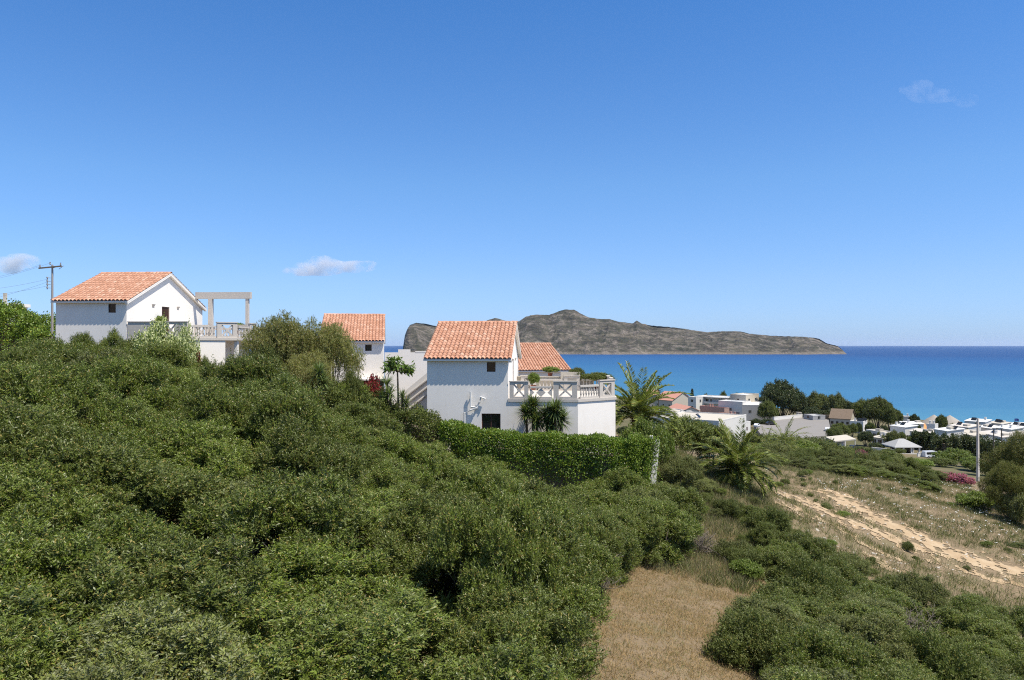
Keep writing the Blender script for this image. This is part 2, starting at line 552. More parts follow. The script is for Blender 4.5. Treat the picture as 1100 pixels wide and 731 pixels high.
def build_island():
    prof = [(426, 381), (433, 380), (436, 360), (440, 349.5), (447, 347), (458, 348), (470, 351), (490, 352), (510, 350), (524, 344), (532, 341.5), (541, 344), (550, 347),
            (558, 345), (565, 340), (575, 338), (590, 338.5), (600, 334.5), (607, 332.5), (617, 333), (624, 337), (632, 341), (645, 343), (655, 343), (665, 346),
            (680, 347.5), (684, 344.5), (689, 347.5), (700, 350), (725, 352), (745, 355), (760, 357), (775, 356), (795, 356), (805, 358.5), (830, 361), (865, 362),
            (880, 364), (888, 369), (900, 372), (905, 376), (909, 381)]
    pp = np.array(prof)
    ZR = 3600.0
    U = np.arange(424, 912, .7)
    T = np.linspace(0, 1, 60)
    rs = np.random.RandomState(5)
    # value noise on a grid, several octaves
    def vn(u, t, su, st, seed):
        r = np.random.RandomState(seed).rand(600, 200)
        a = u / su; b = t / st
        i = np.floor(a).astype(int) % 599; j = np.floor(b).astype(int) % 199
        fa = a - np.floor(a); fb = b - np.floor(b)
        fa = fa * fa * (3 - 2 * fa); fb = fb * fb * (3 - 2 * fb)
        return (r[i, j] * (1 - fa) * (1 - fb) + r[i + 1, j] * fa * (1 - fb) + r[i, j + 1] * (1 - fa) * fb + r[i + 1, j + 1] * fa * fb) - .5
    UU, TT = np.meshgrid(U, T)
    H = np.interp(UU, pp[:, 0], pp[:, 1]); H = (HY - H) / F * ZR - SEA      # height above the sea
    H = np.maximum(H, 0)
    # t 0 = near shore, .62 = ridge, 1 = far shore
    tr = .62
    s = np.clip(TT / tr, 0, 1)
    up = np.where(s < .06, s / .06 * .12, .12 + .88 * ((s - .06) / .94) ** .85)
    cliff = np.clip((460 - UU) / 22, 0, 1)
    up = up * (1 - cliff) + np.clip(s * 5, 0, 1) ** .6 * cliff
    dn = np.cos(np.clip((TT - tr) / (1 - tr), 0, 1) * math.pi / 2) ** .8
    sh = np.where(TT <= tr, up, dn)
    nz = vn(UU, TT, 40, .3, 1) * 26 - abs(vn(UU + TT * 30, TT, 13, .5, 2)) * 26 - abs(vn(UU - TT * 18, TT, 6, .3, 3)) * 14 + vn(UU, TT, 3, .05, 4) * 6
    mask = np.clip(np.sin(s * math.pi), 0, 1) * (TT <= tr) * np.clip(H / 60, 0, 1)
    nz2 = vn(UU, TT, 3.5, .06, 9) * 2.5 + vn(UU, TT, 1.5, .05, 10) * 1.6
    Z = SEA - 3 + (H + 3) * sh + nz * mask + nz2 * (H > 3)
    Zd = np.where(TT <= tr, 3170 + vn(UU, UU * 0, 22, 1, 7) * 90 + TT / tr * (ZR - 3170), ZR + (TT - tr) / (1 - tr) * 500)
    X = (UU - CX) / F * ZR * (1 - .05 * 0) + 0 * TT
    # keep the end points near their sight lines at the shore too
    X = (UU - CX) / F * (Zd * .9 + ZR * .1)
    V = np.column_stack([X.ravel(), Zd.ravel(), Z.ravel()])
    nx, ny = len(U), len(T)
    I = np.arange(nx * ny).reshape(ny, nx)
    Q = np.column_stack([I[:-1, :-1].ravel(), I[:-1, 1:].ravel(), I[1:, 1:].ravel(), I[1:, :-1].ravel()])
    new_obj('island', np_mesh('island', V, Q, M['island'], smooth=True), kind='structure', label='long low rocky island lying across the bay with a rounded summit')


build_island()


def poly_dist(x, y, pts):
    d = np.full_like(x, 1e9); par = np.zeros_like(x)
    acc = 0
    for (x0, y0), (x1, y1) in zip(pts[:-1], pts[1:]):
        dx, dy = x1 - x0, y1 - y0; L2 = dx * dx + dy * dy
        t = np.clip(((x - x0) * dx + (y - y0) * dy) / L2, 0, 1)
        e = np.hypot(x - x0 - t * dx, y - y0 - t * dy)
        par = np.where(e < d, acc + t * math.sqrt(L2), par); d = np.minimum(d, e)
        acc += math.sqrt(L2)
    return d, par


def snoise(x, y, f, seed):
    r = np.random.RandomState(seed); o = np.zeros_like(x)
    for k in range(9):
        a = r.rand() * 6.28; p = r.rand(2) * 6.28; g = f * (.6 + 1.6 * r.rand())
        o += np.sin(g * (x * math.cos(a) + y * math.sin(a)) + p[0]) * math.sin(p[1] + k)
    return o / 2.6


def patch_mesh(name, lines, cell, mat, lift, label, rough=.5, seed=1, f=1.2):
    """an irregular sheet lying on the ground round some centre lines [(pts, half width)]"""
    P = [[tuple(ground_pt(*q)[:2]) for q in l] for l, _ in lines]
    al = [q for l in P for q in l]; mg = max(w for _, w in lines) * 1.8
    xs = np.arange(min(a[0] for a in al) - mg, max(a[0] for a in al) + mg, cell)
    ys = np.arange(min(a[1] for a in al) - mg, max(a[1] for a in al) + mg, cell)
    X, Y = np.meshgrid(xs, ys); X = X.ravel(); Y = Y.ravel()
    m = np.zeros(len(X), bool)
    nn = snoise(X, Y, f, seed) * .6 + snoise(X, Y, f * 3.1, seed + 1) * .4
    for l, w in zip(P, [w for _, w in lines]):
        d, _ = poly_dist(X, Y, l)
        m |= (d / w + rough * nn) < .85
    nx, ny = len(xs), len(ys)
    mm = m.reshape(ny, nx); I = np.arange(nx * ny).reshape(ny, nx)
    keep = mm[:-1, :-1] & mm[:-1, 1:] & mm[1:, 1:] & mm[1:, :-1]
    Q = np.column_stack([I[:-1, :-1][keep], I[:-1, 1:][keep], I[1:, 1:][keep], I[1:, :-1][keep]])
    used, inv = np.unique(Q, return_inverse=True)
    V = np.column_stack([X[used], Y[used], gz(X[used], Y[used]) + lift])
    return new_obj(name, np_mesh(name, V, inv.reshape(Q.shape), mat, smooth=True), kind='structure', label=label)


patch_mesh('dirt_track', [
    ([(903, 534), (918, 546), (950, 561), (985, 577), (1015, 592), (1050, 603), (1090, 612), (1130, 620)], 1.7),
    ([(832, 529), (850, 534), (872, 541), (885, 550), (900, 556), (930, 568), (960, 580), (985, 592)], 1.7), ([(848, 545), (875, 556), (905, 570), (940, 590)], 1.2),
    ([(928, 562), (965, 580), (1005, 600)], .7), ([(862, 526), (884, 530), (905, 540)], .6), ([(935, 597), (955, 612), (990, 622)], .7), ([(1030, 610), (1068, 624), (1095, 628)], .6),
], .09, M['track'], .035, 'pale eroded sandy track crossing the dry field', 1.25, 4, 2.6)


# ------------------------------------------------------------------ houses
def wall_holes(mb, O, U, Vv, w, h, holes, depth, mi=0):
    """wall sheet at O spanned by U (w) and Vv (h) with rectangular openings and their reveals"""
    O = Vector(O); U = Vector(U); Vv = Vector(Vv); Nn = U.cross(Vv)
    xs = sorted({0, w} | {a for q in holes for a in (q[0], q[2])}); ys = sorted({0, h} | {a for q in holes for a in (q[1], q[3])})
    for x0, x1 in zip(xs[:-1], xs[1:]):
        for y0, y1 in zip(ys[:-1], ys[1:]):
            if any(q[0] <= x0 and x1 <= q[2] and q[1] <= y0 and y1 <= q[3] for q in holes): continue
            mb.add([O + U * x0 + Vv * y0, O + U * x1 + Vv * y0, O + U * x1 + Vv * y1, O + U * x0 + Vv * y1], [(0, 1, 2, 3)], mi)
    for x0, y0, x1, y1 in holes:
        c = [(x0, y0), (x1, y0), (x1, y1), (x0, y1)]
        for (a, b), (a2, b2) in zip(c, c[1:] + c[:1]):
            p = O + U * a + Vv * b; q = O + U * a2 + Vv * b2
            mb.add([p, q, q - Nn * depth, p - Nn * depth], [(0, 1, 2, 3)], mi)


def tile_slope(x0, x1, y0, z0, y1, z1, course=.42, pitch=.27, seed=1):
    """clay tile sheet from the eave (y0,z0) up to the ridge (y1,z1)"""
    rs = np.random.RandomState(seed)
    nt = int(round((x1 - x0) / pitch)); pitch = (x1 - x0) / nt
    L = math.hypot(y1 - y0, z1 - z0); nc = int(round(L / course))
    dy, dz = (y1 - y0) / L, (z1 - z0) / L
    nyv, nzv = -dz * (1 if dy > 0 else -1), abs(dy)
    uu = np.array([0, .08, .14, .2, .32, .5, .68, .8, .86, .92])
    K = len(uu)
    X = (np.arange(nt)[:, None] + uu[None]).ravel() * pitch + x0
    X = np.append(X, x1)
    q = np.clip(1 - ((uu - .5) / .38) ** 2, 0, None) ** .5
    prof = np.append(np.tile(q * .085, nt), 0)
    V = []; Q = []; A = []; n = len(X)
    for c in range(nc):
        s0 = c * L / nc - (.03 if c else 0); s1 = (c + 1) * L / nc
        jit = rs.rand(nt) * .012
        jj = np.append(np.repeat(jit, K), 0)
        b = len(V) * n
        for s, lift in ((s0, .045), (s1, .008)):
            V.append(np.column_stack([X, y0 + dy * s + nyv * (prof + lift + jj), z0 + dz * s + nzv * (prof + lift + jj)]))
        # front lip of the course
        V.append(np.column_stack([X, y0 + dy * s0 + nyv * (prof * .8 - .0), z0 + dz * s0 + nzv * (prof * .8)]))
        i = np.arange(n - 1)
        Q.append(np.column_stack([b + i, b + i + 1, b + n + i + 1, b + n + i])); A.append(np.append(np.repeat(rs.rand(nt), K), [])[:n - 1])
        if c: Q.append(np.column_stack([b + 2 * n + i, b + 2 * n + i + 1, b + i + 1, b + i])); A.append(np.append(np.repeat(rs.rand(nt) * .4, K), [])[:n - 1])
    return np.vstack(V), np.vstack(Q), np.concatenate(A)


def gable_roof(parent, w, d, eave, ridge, ov=.33, side=.25, seed=1, ov_left=.2, hip=0.0, ydip=None):
    """roof part with tiles, ridge caps, barge boards; walls run 0..w, 0..d; ridge along x"""
    x0, x1 = -ov_left, w + side
    ym = d / 2
    V1, Q1, A1 = tile_slope(x0, x1, -ov, eave, ym, ridge, seed=seed)
    V2, Q2, A2 = tile_slope(x0, x1, d + ov, eave, ym, ridge, seed=seed + 9)
    if hip:
        for V in (V1, V2):
            k = np.clip((V[:, 2] - eave) / (ridge - eave), 0, 1)
            V[:, 0] = x0 + (V[:, 0] - x0) * (1 - k * hip / (x1 - x0))
    V = np.vstack([V1, V2]); Q = np.vstack([Q1, Q2 + len(V1)]); A = np.concatenate([A1, A2])
    roof = new_obj('roof', np_mesh('roof_tiles', V, Q, M['tiles'], A), parent)
    mb = MB()
    # slab under the tiles
    th = .09
    vs = []
    for x in (x0 + .01, x1 - .01):
        xr = x if x < w / 2 else x - hip
        vs += [(x, -ov + .05, eave - .02), (xr, ym, ridge - .01), (x, d + ov - .05, eave - .02), (x, d + ov - .05, eave - .02 - th), (xr, ym, ridge - .01 - th), (x, -ov + .05, eave - .02 - th)]
    fs = [(0, 1, 4, 5), (1, 2, 3, 4), (11, 10, 7, 6), (10, 9, 8, 7), (0, 6, 7, 1), (1, 7, 8, 2), (5, 4, 10, 11), (4, 3, 9, 10), (0, 5, 11, 6), (2, 8, 9, 3)]
    mb.add(vs, fs, 0)
    mb.build('roof_slab', M['stucco'], roof)
    mb = MB()
    # barge moulding under the verge on the gable ends
    for x in ((w + side * .55),):
        if not hip:
            for a, b in (((x, -ov + .06, eave - .15), (x, ym, ridge - .15)), ((x, d + ov - .06, eave - .15), (x, ym, ridge - .15))):
                mb.beam(a, b, side * .75, .11)
    if mb.v: mb.build('barge_board', M['stucco'], roof)
    # ridge caps
    V = []; Q = []; A = []; rs = random.Random(seed)
    n = int((x1 - x0 - hip) / .38)
    for i in range(n):
        a = x0 + i * (x1 - x0 - hip) / n; b = a + (x1 - x0 - hip) / n + .03; lift = rs.random() * .01
        base = len(V)
        for x, r in ((a, .125), (b, .105)):
            for k in range(7):
                t = math.pi * k / 6
                V.append((x, ym + math.cos(t) * r, ridge + .01 + math.sin(t) * r * .8 + lift))
        r_ = rs.random()
        for k in range(6):
            Q.append((base + k, base + k + 1, base + 8 + k, base + 7 + k)); A.append(r_)
    new_obj('ridge_cap', np_mesh('ridge_cap', np.array(V), np.array(Q), M['tiles'], A), roof)
    return roof


def lattice_line(parent, A, B, zb, kinds):
    """balustrade from A to B; kinds = [(t0, t1, 'x'|'low'|'bal')]"""
    A = Vector((*A, 0)); B = Vector((*B, 0)); L = (B - A).length; d = (B - A) / L; nrm = Vector((d.y, -d.x, 0))
    th = .16
    def blk(mb, t0, t1, z0, z1, t=th, off=0.0):
        a = A + d * t0 + nrm * off; b = A + d * t1 + nrm * off
        mb.beam(a + Vector((0, 0, (z0 + z1) / 2)), b + Vector((0, 0, (z0 + z1) / 2)), t, z1 - z0)
    for t0, t1, k in kinds:
        mb = MB()
        t0 *= L; t1 *= L; w = t1 - t0
        if k == 'x':
            m = max(.14, w * .22)
            blk(mb, t0, t1, zb, zb + .14); blk(mb, t0, t1, zb + .90, zb + 1.05)
            blk(mb, t0 - .03, t1 + .03, zb + 1.05, zb + 1.11, th + .08)
            blk(mb, t0, t0 + m, zb + .14, zb + .90); blk(mb, t1 - m, t1, zb + .14, zb + .90)
            a0 = t0 + m; a1 = t1 - m
            for s in (0, 1):
                p = A + d * a0 + Vector((0, 0, zb + (.14 if s == 0 else .9))); q = A + d * a1 + Vector((0, 0, zb + (.9 if s == 0 else .14)))
                mb.beam(p, q, .07 + .012 * s, .10, up=Vector((0, 0, 1)))
            c = A + d * ((a0 + a1) / 2) + Vector((0, 0, zb + .52))
            mb.beam(c - nrm * .05, c + nrm * .05, .2, .2)
            mb.build('lattice_panel', M['concrete'], parent)
        elif k == 'solid':
            blk(mb, t0, t1, zb, zb + 1.05); blk(mb, t0 - .02, t1 + .02, zb + 1.05, zb + 1.11, th + .08)
            mb.build('balustrade', M['concrete'], parent)
        elif k == 'low':
            blk(mb, t0, t1, zb, zb + .13); blk(mb, t0, t1, zb + .66, zb + .78)
            n = max(2, int(round(w / .55)))
            for i in range(n + 1):
                c = t0 + w * i / n
                hw = w / n * .42
                # lozenge
                pts = [(-hw, .395), (0, .66), (hw, .395), (0, .13)]
                if i == 0: pts = [(0, .13), (0, .66), (hw, .395)]
                if i == n: pts = [(0, .66), (0, .13), (-hw, .395)]
                vs = []
                for sgn in (-1, 1):
                    for px_, z_ in pts:
                        vs.append(A + d * (c + px_) + nrm * (.045 * sgn) + Vector((0, 0, zb + z_)))
                k_ = len(pts)
                fs = [tuple(range(k_)), tuple(range(2 * k_ - 1, k_ - 1, -1))] + [(j, k_ + j, k_ + (j + 1) % k_, (j + 1) % k_) for j in range(k_)]
                mb.add(vs, fs)
            mb.build('balustrade', M['concrete'], parent)
        else:
            blk(mb, t0, t1, zb, zb + .12); blk(mb, t0, t1, zb + .72, zb + .84)
            n = max(3, int(round(w / .24)))
            for i in range(n):
                c = A + d * (t0 + w * (i + .5) / n)
                pts = [c + Vector((0, 0, zb + h)) for h in (.12, .2, .32, .5, .62, .72)]
                mb.tube(pts, [.05, .035, .065, .04, .035, .05], 6)
            mb.build('balustrade', M['concrete'], parent)


def terrace_house(name, loc, rz, label, seed, pergola=False, pipes=False, lower_window=True, rear=False, shutter=True, column=False, eave=5.52, front=((0.0, .28, 'x'), (.30, .63, 'low'), (.65, 1.0, 'x'))):
    H = empty(name, loc, rz, label=label, cat='house', group='white houses with tiled roofs on the slope')
    w, d = 5.0, 11.1
    ridge = eave + 2.42
    slope = 2.42 / (d / 2 + .35)
    we = eave + slope * .35 - .12        # wall height under the slab
    B = -2.5
    mb = MB()
    sw = (3.70, 4.74, 4.24, 5.33)
    holes = [(sw[0], sw[1] - B + (eave - 5.52), sw[2], sw[3] - B + (eave - 5.52))]
    if lower_window: holes.append((3.38, 1.15 - B, 4.55, 2.2 - B))
    wall_holes(mb, (0, 0, B), (1, 0, 0), (0, 0, 1), w, we - B, holes, .18)
    FL = 3.1
    gd = (4.65, FL + .05, 5.75, 5.45)
    wall_holes(mb, (w, 0, B), (0, 1, 0), (0, 0, 1), d, we - B, [(gd[0], gd[1] - B, gd[2], gd[3] - B)], .16)
    mb.add([(w, 0, we), (w, d, we), (w, d / 2, ridge - .13)], [(0, 1, 2)])
    mb.add([(0, 0, we), (0, d / 2, ridge - .13), (0, d, we)], [(0, 1, 2)])
    mb.add([(0, d, B), (0, 0, B), (0, 0, we), (0, d, we)], [(0, 1, 2, 3)])
    mb.add([(w, d, B), (0, d, B), (0, d, we), (w, d, we)], [(0, 1, 2, 3)])
    mb.build('wall', M['stucco'], H)
    dz = eave - 5.52
    # small window
    f = MB(); a, b, c, e = sw; b += dz; e += dz
    f.box(a, .10, b, c, .16, b + .05); f.box(a, .10, e - .05, c, .16, e); f.box(a, .10, b + .05, a + .05, .16, e - .05); f.box(c - .05, .10, b + .05, c, .16, e - .05)
    wf = f.build('window', M['shutter'], H)
    g = MB(); g.box(a + .05, .12, b + .05, c - .05, .14, e - .05); g.build('pane', M['glass'], wf)
    if lower_window:
        f = MB(); a, b, c, e = (3.38, 1.15, 4.55, 2.2)
        for x in (a, (a + c) / 2 - .03, c - .06): f.box(x, .11, b, x + .06, .16, e)
        f.box(a + .06, .115, e - .06, c - .06, .155, e); f.box(a + .06, .115, b, c - .06, .155, b + .06)
        wf = f.build('window', M['shutter'], H)
        g = MB(); g.box(a + .06, .125, b + .06, c - .06, .14, e - .06); g.build('pane', M['glass'], wf)
    # gable door with louvred shutter
    f = MB(); y0, z0, y1, z1 = gd
    f.box(w - .13, y0, z0, w - .05, y0 + .06, z1); f.box(w - .13, y1 - .06, z0, w - .05, y1, z1)
    f.box(w - .13, y0 + .06, z1 - .07, w - .05, y1 - .06, z1); f.box(w - .13, y0 + .06, z0 + 1.0, w - .06, y1 - .06, z0 + 1.08)
    dr = f.build('door', M['shutter'], H)
    g = MB(); z = z0
    while z < z1 - .1:
        g.beam((w - .09, y0 + .06, z + .03), (w - .09, y1 - .06, z + .03), .045, .05); z += .075
    g.build('louvre_shutter', M['shutter'], dr)
    # wall lamps
    for yy in (3.4, 7.0):
        g = MB(); z = 5.35 + dz
        g.add([(w, yy - .06, z - .12), (w, yy + .06, z - .12), (w + .12, yy + .16, z + .14), (w + .12, yy - .16, z + .14), (w, yy - .16, z + .14), (w, yy + .16, z + .14)],
              [(0, 1, 2, 3), (0, 3, 4), (1, 5, 2), (3, 2, 5, 4)])
        g.build('wall_lamp', M['concrete'], H)
    gable_roof(H, w, d, eave, ridge, seed=seed)
    # terrace block
    T = 4.28
    fp = [(w + .002, .0), (w + T, .0), (w + T + 2.43, 2.43), (w + T + 2.43, 9.2), (w + .002, 9.2)]
    if column: fp = [(w + .002, .0), (w + T, .0), (w + T + 1.8, 1.8), (w + T + .4, 3.2), (w + T + .4, 9.2), (w + .002, 9.2)]
    mb = MB(); mb.prism(fp, B, FL - .17)
    tw = mb.build('terrace', M['stucco'], H)
    mb = MB()
    fp2 = [(w + .004, -.06), (w + T + .03, -.06), (w + T + 2.50, 2.40), (w + T + 2.50, 9.26), (w + .004, 9.26)]
    mb.prism(fp2, FL - .17, FL); mb.build('terrace_slab', M['concrete'], tw)
    p0, p1, p2, p3 = (w + .1, .06), (w + T - .04, .06), (w + T + 2.33, 2.5), (w + T + 2.33, 9.1)
    lattice_line(tw, p0, p1, FL, front)
    lattice_line(tw, p1, p2, FL, [(.06, .14, 'x') if False else (.06, .56, 'bal'), (.58, 1.0, 'x')])
    lattice_line(tw, p2, p3, FL, [(.03, .3, 'bal'), (.32, .5, 'x'), (.52, .8, 'bal'), (.82, 1.0, 'x')])
    lattice_line(tw, p3, (w + .3, 9.1), FL, [(.03, .3, 'bal'), (.32, .5, 'x'), (.52, .8, 'bal'), (.82, 1.0, 'x')])
    if pipes:
        # masonry outlet and bent pipe on the front wall
        mb = MB()
        for path in ([(2.72, 3.55), (2.72, 2.62)], [(2.72, 2.62), (3.05, 2.58), (3.05, 2.72)], [(3.25, 2.9), (3.35, 3.22), (3.62, 3.12), (3.55, 2.95)], [(2.35, .2), (2.35, 2.25), (2.72, 2.42), (3.1, 2.55), (3.3, 2.95)]):
            mb.tube([(x, -.16, z) for x, z in path], .055, 8)
        for x, z in ((2.72, 3.2), (2.35, 1.2), (3.35, 3.15)): mb.box(x - .03, -.14, z - .03, x + .03, 0, z + .03)
        mb.build('wall_pipe', M['white'], H)
    if rear:
        mb = MB(); mb.box(w + .01, 9.3, FL, w + 5.6, 9.55, FL + .95); mb.box(w + .01, 9.25, FL + .95, w + 5.65, 9.6, FL + 1.03)
        mb.box(w + 3.2, 9.05, FL, w + 4.6, 9.3, FL + 1.35)
        mb.build('parapet', M['cream'], tw)
    if pergola:
        ya, yb = 9.5, 10.9
        xa, xb = w + .25, w + 4.45
        for x, y in ((w + 1.45, ya), (xb, ya)):
            tk = .12 if x == xb else .16
            mb = MB(); mb.box(x - tk, y - tk, -2.4, x + tk, y + tk, FL + 3.2)
            mb.build('pergola_post', M['concrete'], H)
        for y in (ya,):
            mb = MB(); mb.box(xa, y - .16, FL + 3.2, xb + .3, y + .16, FL + 3.72)
            mb.build('pergola_beam', M['concrete'], H)
    if column:
        for x, y in ((w + T + 2.25, 2.6), (w + T + 2.25, 5.8), (w + T + 2.25, 9.0)):
            mb = MB(); mb.box(x - .12, y - .12, B, x + .12, y + .12, FL - .171)
            mb.build('column', M['stucco'], H)
    return H


RZ13 = -math.atan(55 / F)
RZ24 = math.atan(132 / F)
g3 = W(458.8, 371, 48)
terrace_house('house', (g3.x, g3.y, -6.40), RZ13, 'white house with bent white pipes on its front wall and dark ground floor window', 3, pipes=True, rear=True, eave=5.54)
g1_ = W(59.8, 371, 53)
terrace_house('house', (g1_.x, g1_.y, -2.60), RZ13, 'white house uphill with a brown shuttered gable door and concrete pergola, beside the utility pole', 1, pergola=True, lower_window=False, column=True, eave=5.58, front=((0.0, .56, 'solid'), (.57, .86, 'x'), (.87, 1.0, 'solid')))


def plain_house(loc, rz, w, d, eave, label, seed, win, low, hip=0, slope=.41, B=-4.0, side=.12):
    H = empty('house', loc, rz, label=label, cat='house', group='white houses with tiled roofs on the slope')
    rise = slope * (d / 2 + .35); ridge = eave + rise; we = eave + slope * .35 - .12
    mb = MB()
    holes = [(a, b - B, c, e - B) for a, b, c, e in win]
    wall_holes(mb, (0, 0, B), (1, 0, 0), (0, 0, 1), w, we - B, holes, .18)
    if hip:
        for x in (0, w): mb.add([(x, 0, B), (x, d, B), (x, d, we), (x, 0, we)], [(0, 1, 2, 3)])
    else:
        for x in (0, w): mb.add([(x, 0, B), (x, d, B), (x, d, we), (x, d / 2, ridge - .13), (x, 0, we)], [(0, 1, 2, 3, 4)])
    mb.add([(w, d, B), (0, d, B), (0, d, we), (w, d, we)], [(0, 1, 2, 3)])
    mb.build('wall', M['stucco'], H)
    for a, b, c, e in win:
        f = MB()
        for x in (a, c - .06): f.box(x, .11, b, x + .06, .16, e)
        f.box(a + .06, .11, e - .06, c - .06, .16, e); f.box(a + .06, .11, b, c - .06, .16, b + .06)
        wf = f.build('window', M['shutter'], H)
        g = MB(); g.box(a + .06, .125, b + .06, c - .06, .14, e - .06); g.build('pane', M['glass'], wf)
    gable_roof(H, w, d, eave, ridge, seed=seed, side=side, hip=hip)
    return H


# house 2, behind the weeping tree: right wall corner at 411.8, eave row 365.5
p2 = W(411.8, 371, 65)
w2 = 5.1
c2, s2 = math.cos(RZ24), math.sin(RZ24)
base2 = -5.2
H2 = plain_house((p2.x - w2 * c2, p2.y - w2 * s2, base2), RZ24, w2, 11.1, 5.52, 'white tiled house half hidden behind the weeping tree, red flowering shrub at its dark doorway', 5,
                 [(3.60, base2 * 0 + 4.72, 4.14, 5.25)], None)
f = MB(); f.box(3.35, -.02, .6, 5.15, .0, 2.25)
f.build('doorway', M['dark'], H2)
f = MB(); f.box(3.1, -.9, 2.3, 5.3, -.003, 2.42); f.build('door_canopy', M['stucco'], H2)
# terrace wall running right of house 2
T2 = empty('garden_wall', W(411.8, 371, 63.5), RZ24, label='white stepped garden wall joining the two middle houses', cat='wall')
T2.location.z = -6.0
mb = MB(); mb.box(.1, 0, -2, 3.6, .3, 5.4); mb.box(1.2, .0, 5.4, 2.2, .3, 5.65); mb.box(2.6, -.02, 5.4, 3.62, .32, 5.5)
mb.build('wall', M['stucco'], T2)
# outside stair between house 2 and 3
S = empty('outside_stair', W(438, 371, 57), RZ13, label='white outside stair climbing beside the middle house', cat='staircase')
S.location.z = -6.4
mb = MB()
for i in range(14):
    mb.box(-2.4 + i * .34, 1.3, -2, -2.4 + i * .34 + .345, 2.4, .2 + i * .27)
mb.build('stair_steps', M['stucco'], S)
for yy in (1.05, 2.42):
    mb = MB()
    vs = []
    for y in (yy, yy + .2):
        vs += [(-2.6, y, -2), (2.35, y, -2), (2.35, y, 5.0), (2.0, y, 4.95), (-2.6, y, 1.2)]
    mb.add(vs, [(4, 3, 2, 1, 0), (5, 6, 7, 8, 9), (0, 1, 6, 5), (1, 2, 7, 6), (2, 3, 8, 7), (3, 4, 9, 8), (4, 0, 5, 9)])
    mb.build('stair_parapet', M['stucco'], S)
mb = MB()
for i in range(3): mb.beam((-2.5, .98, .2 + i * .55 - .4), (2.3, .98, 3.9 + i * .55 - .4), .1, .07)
mb.build('stair_shadow_bars', M['concrete'], S)  # raised darker bars imitate the diagonal shadow stripes across the stair

# house 4, behind house 3
p4 = W(612.5, 371, 70)
w4 = 6.4
H4 = plain_house((p4.x - w4 * c2, p4.y - w4 * s2, -7.9), RZ24, w4, 11.1, 5.62, 'tiled roof house lying low behind the terrace of the middle house', 8, [(1.0, 4.2, 1.7, 5.0)], None, hip=.75)

# bit of a white building at the left edge
E = empty('distant_house', W(-14, 371, 120), 0, label='white roof corner just showing above the hedge at the picture edge', cat='house')
E.location.z = 1.5
mb = MB(); mb.box(-6, 0, -4, 2.5, 6, 4.6); mb.build('wall', M['stucco'], E)
mb = MB(); mb.box(-6.3, -.3, 4.6, 2.8, 6.3, 5.1); mb.build('roof', M['stucco'], E)
mb = MB(); mb.box(1.8, 1, 5.1, 2.2, 1.4, 6.6); mb.build('chimney', M['cream'], E)

# ------------------------------------------------------------------ vegetation builders
def unit(a): return a / (np.linalg.norm(a, axis=1, keepdims=True) + 1e-9)


def leaf_quads(P, D, L, Wd, O, rs, flip=.78):
    n = len(P)
    D = unit(D)
    S = unit(np.cross(D, O * 1.25 + rs.normal(size=(n, 3)) * .62))
    N = np.cross(S, D)
    sg = np.where((np.sum(N * O, 1) > 0) ^ (rs.rand(n) > flip), 1, -1)[:, None]
    S = S * sg
    L = np.broadcast_to(L, (n,))[:, None]; Wd = np.broadcast_to(Wd, (n,))[:, None]
    mid = P + D * L * .5
    V = np.stack([P, mid + S * Wd / 2, P + D * L, mid - S * Wd / 2], 1).reshape(-1, 3)
    return V


def sublobes(lobes, k, rr_, seed):
    rs = np.random.RandomState(seed); out = []
    for x, y, z, rx, ry, rz in lobes:
        for i in range(k):
            u = rs.normal(size=3); u[2] = abs(u[2]) * 1.0 - .5; u /= np.linalg.norm(u)
            r = rs.uniform(*rr_) * rx; q = rs.uniform(.72, 1.0)
            out.append((x + u[0] * rx * q, y + u[1] * ry * q, z + u[2] * rz * q, r, r, r * rs.uniform(.75, 1.2)))
    return out


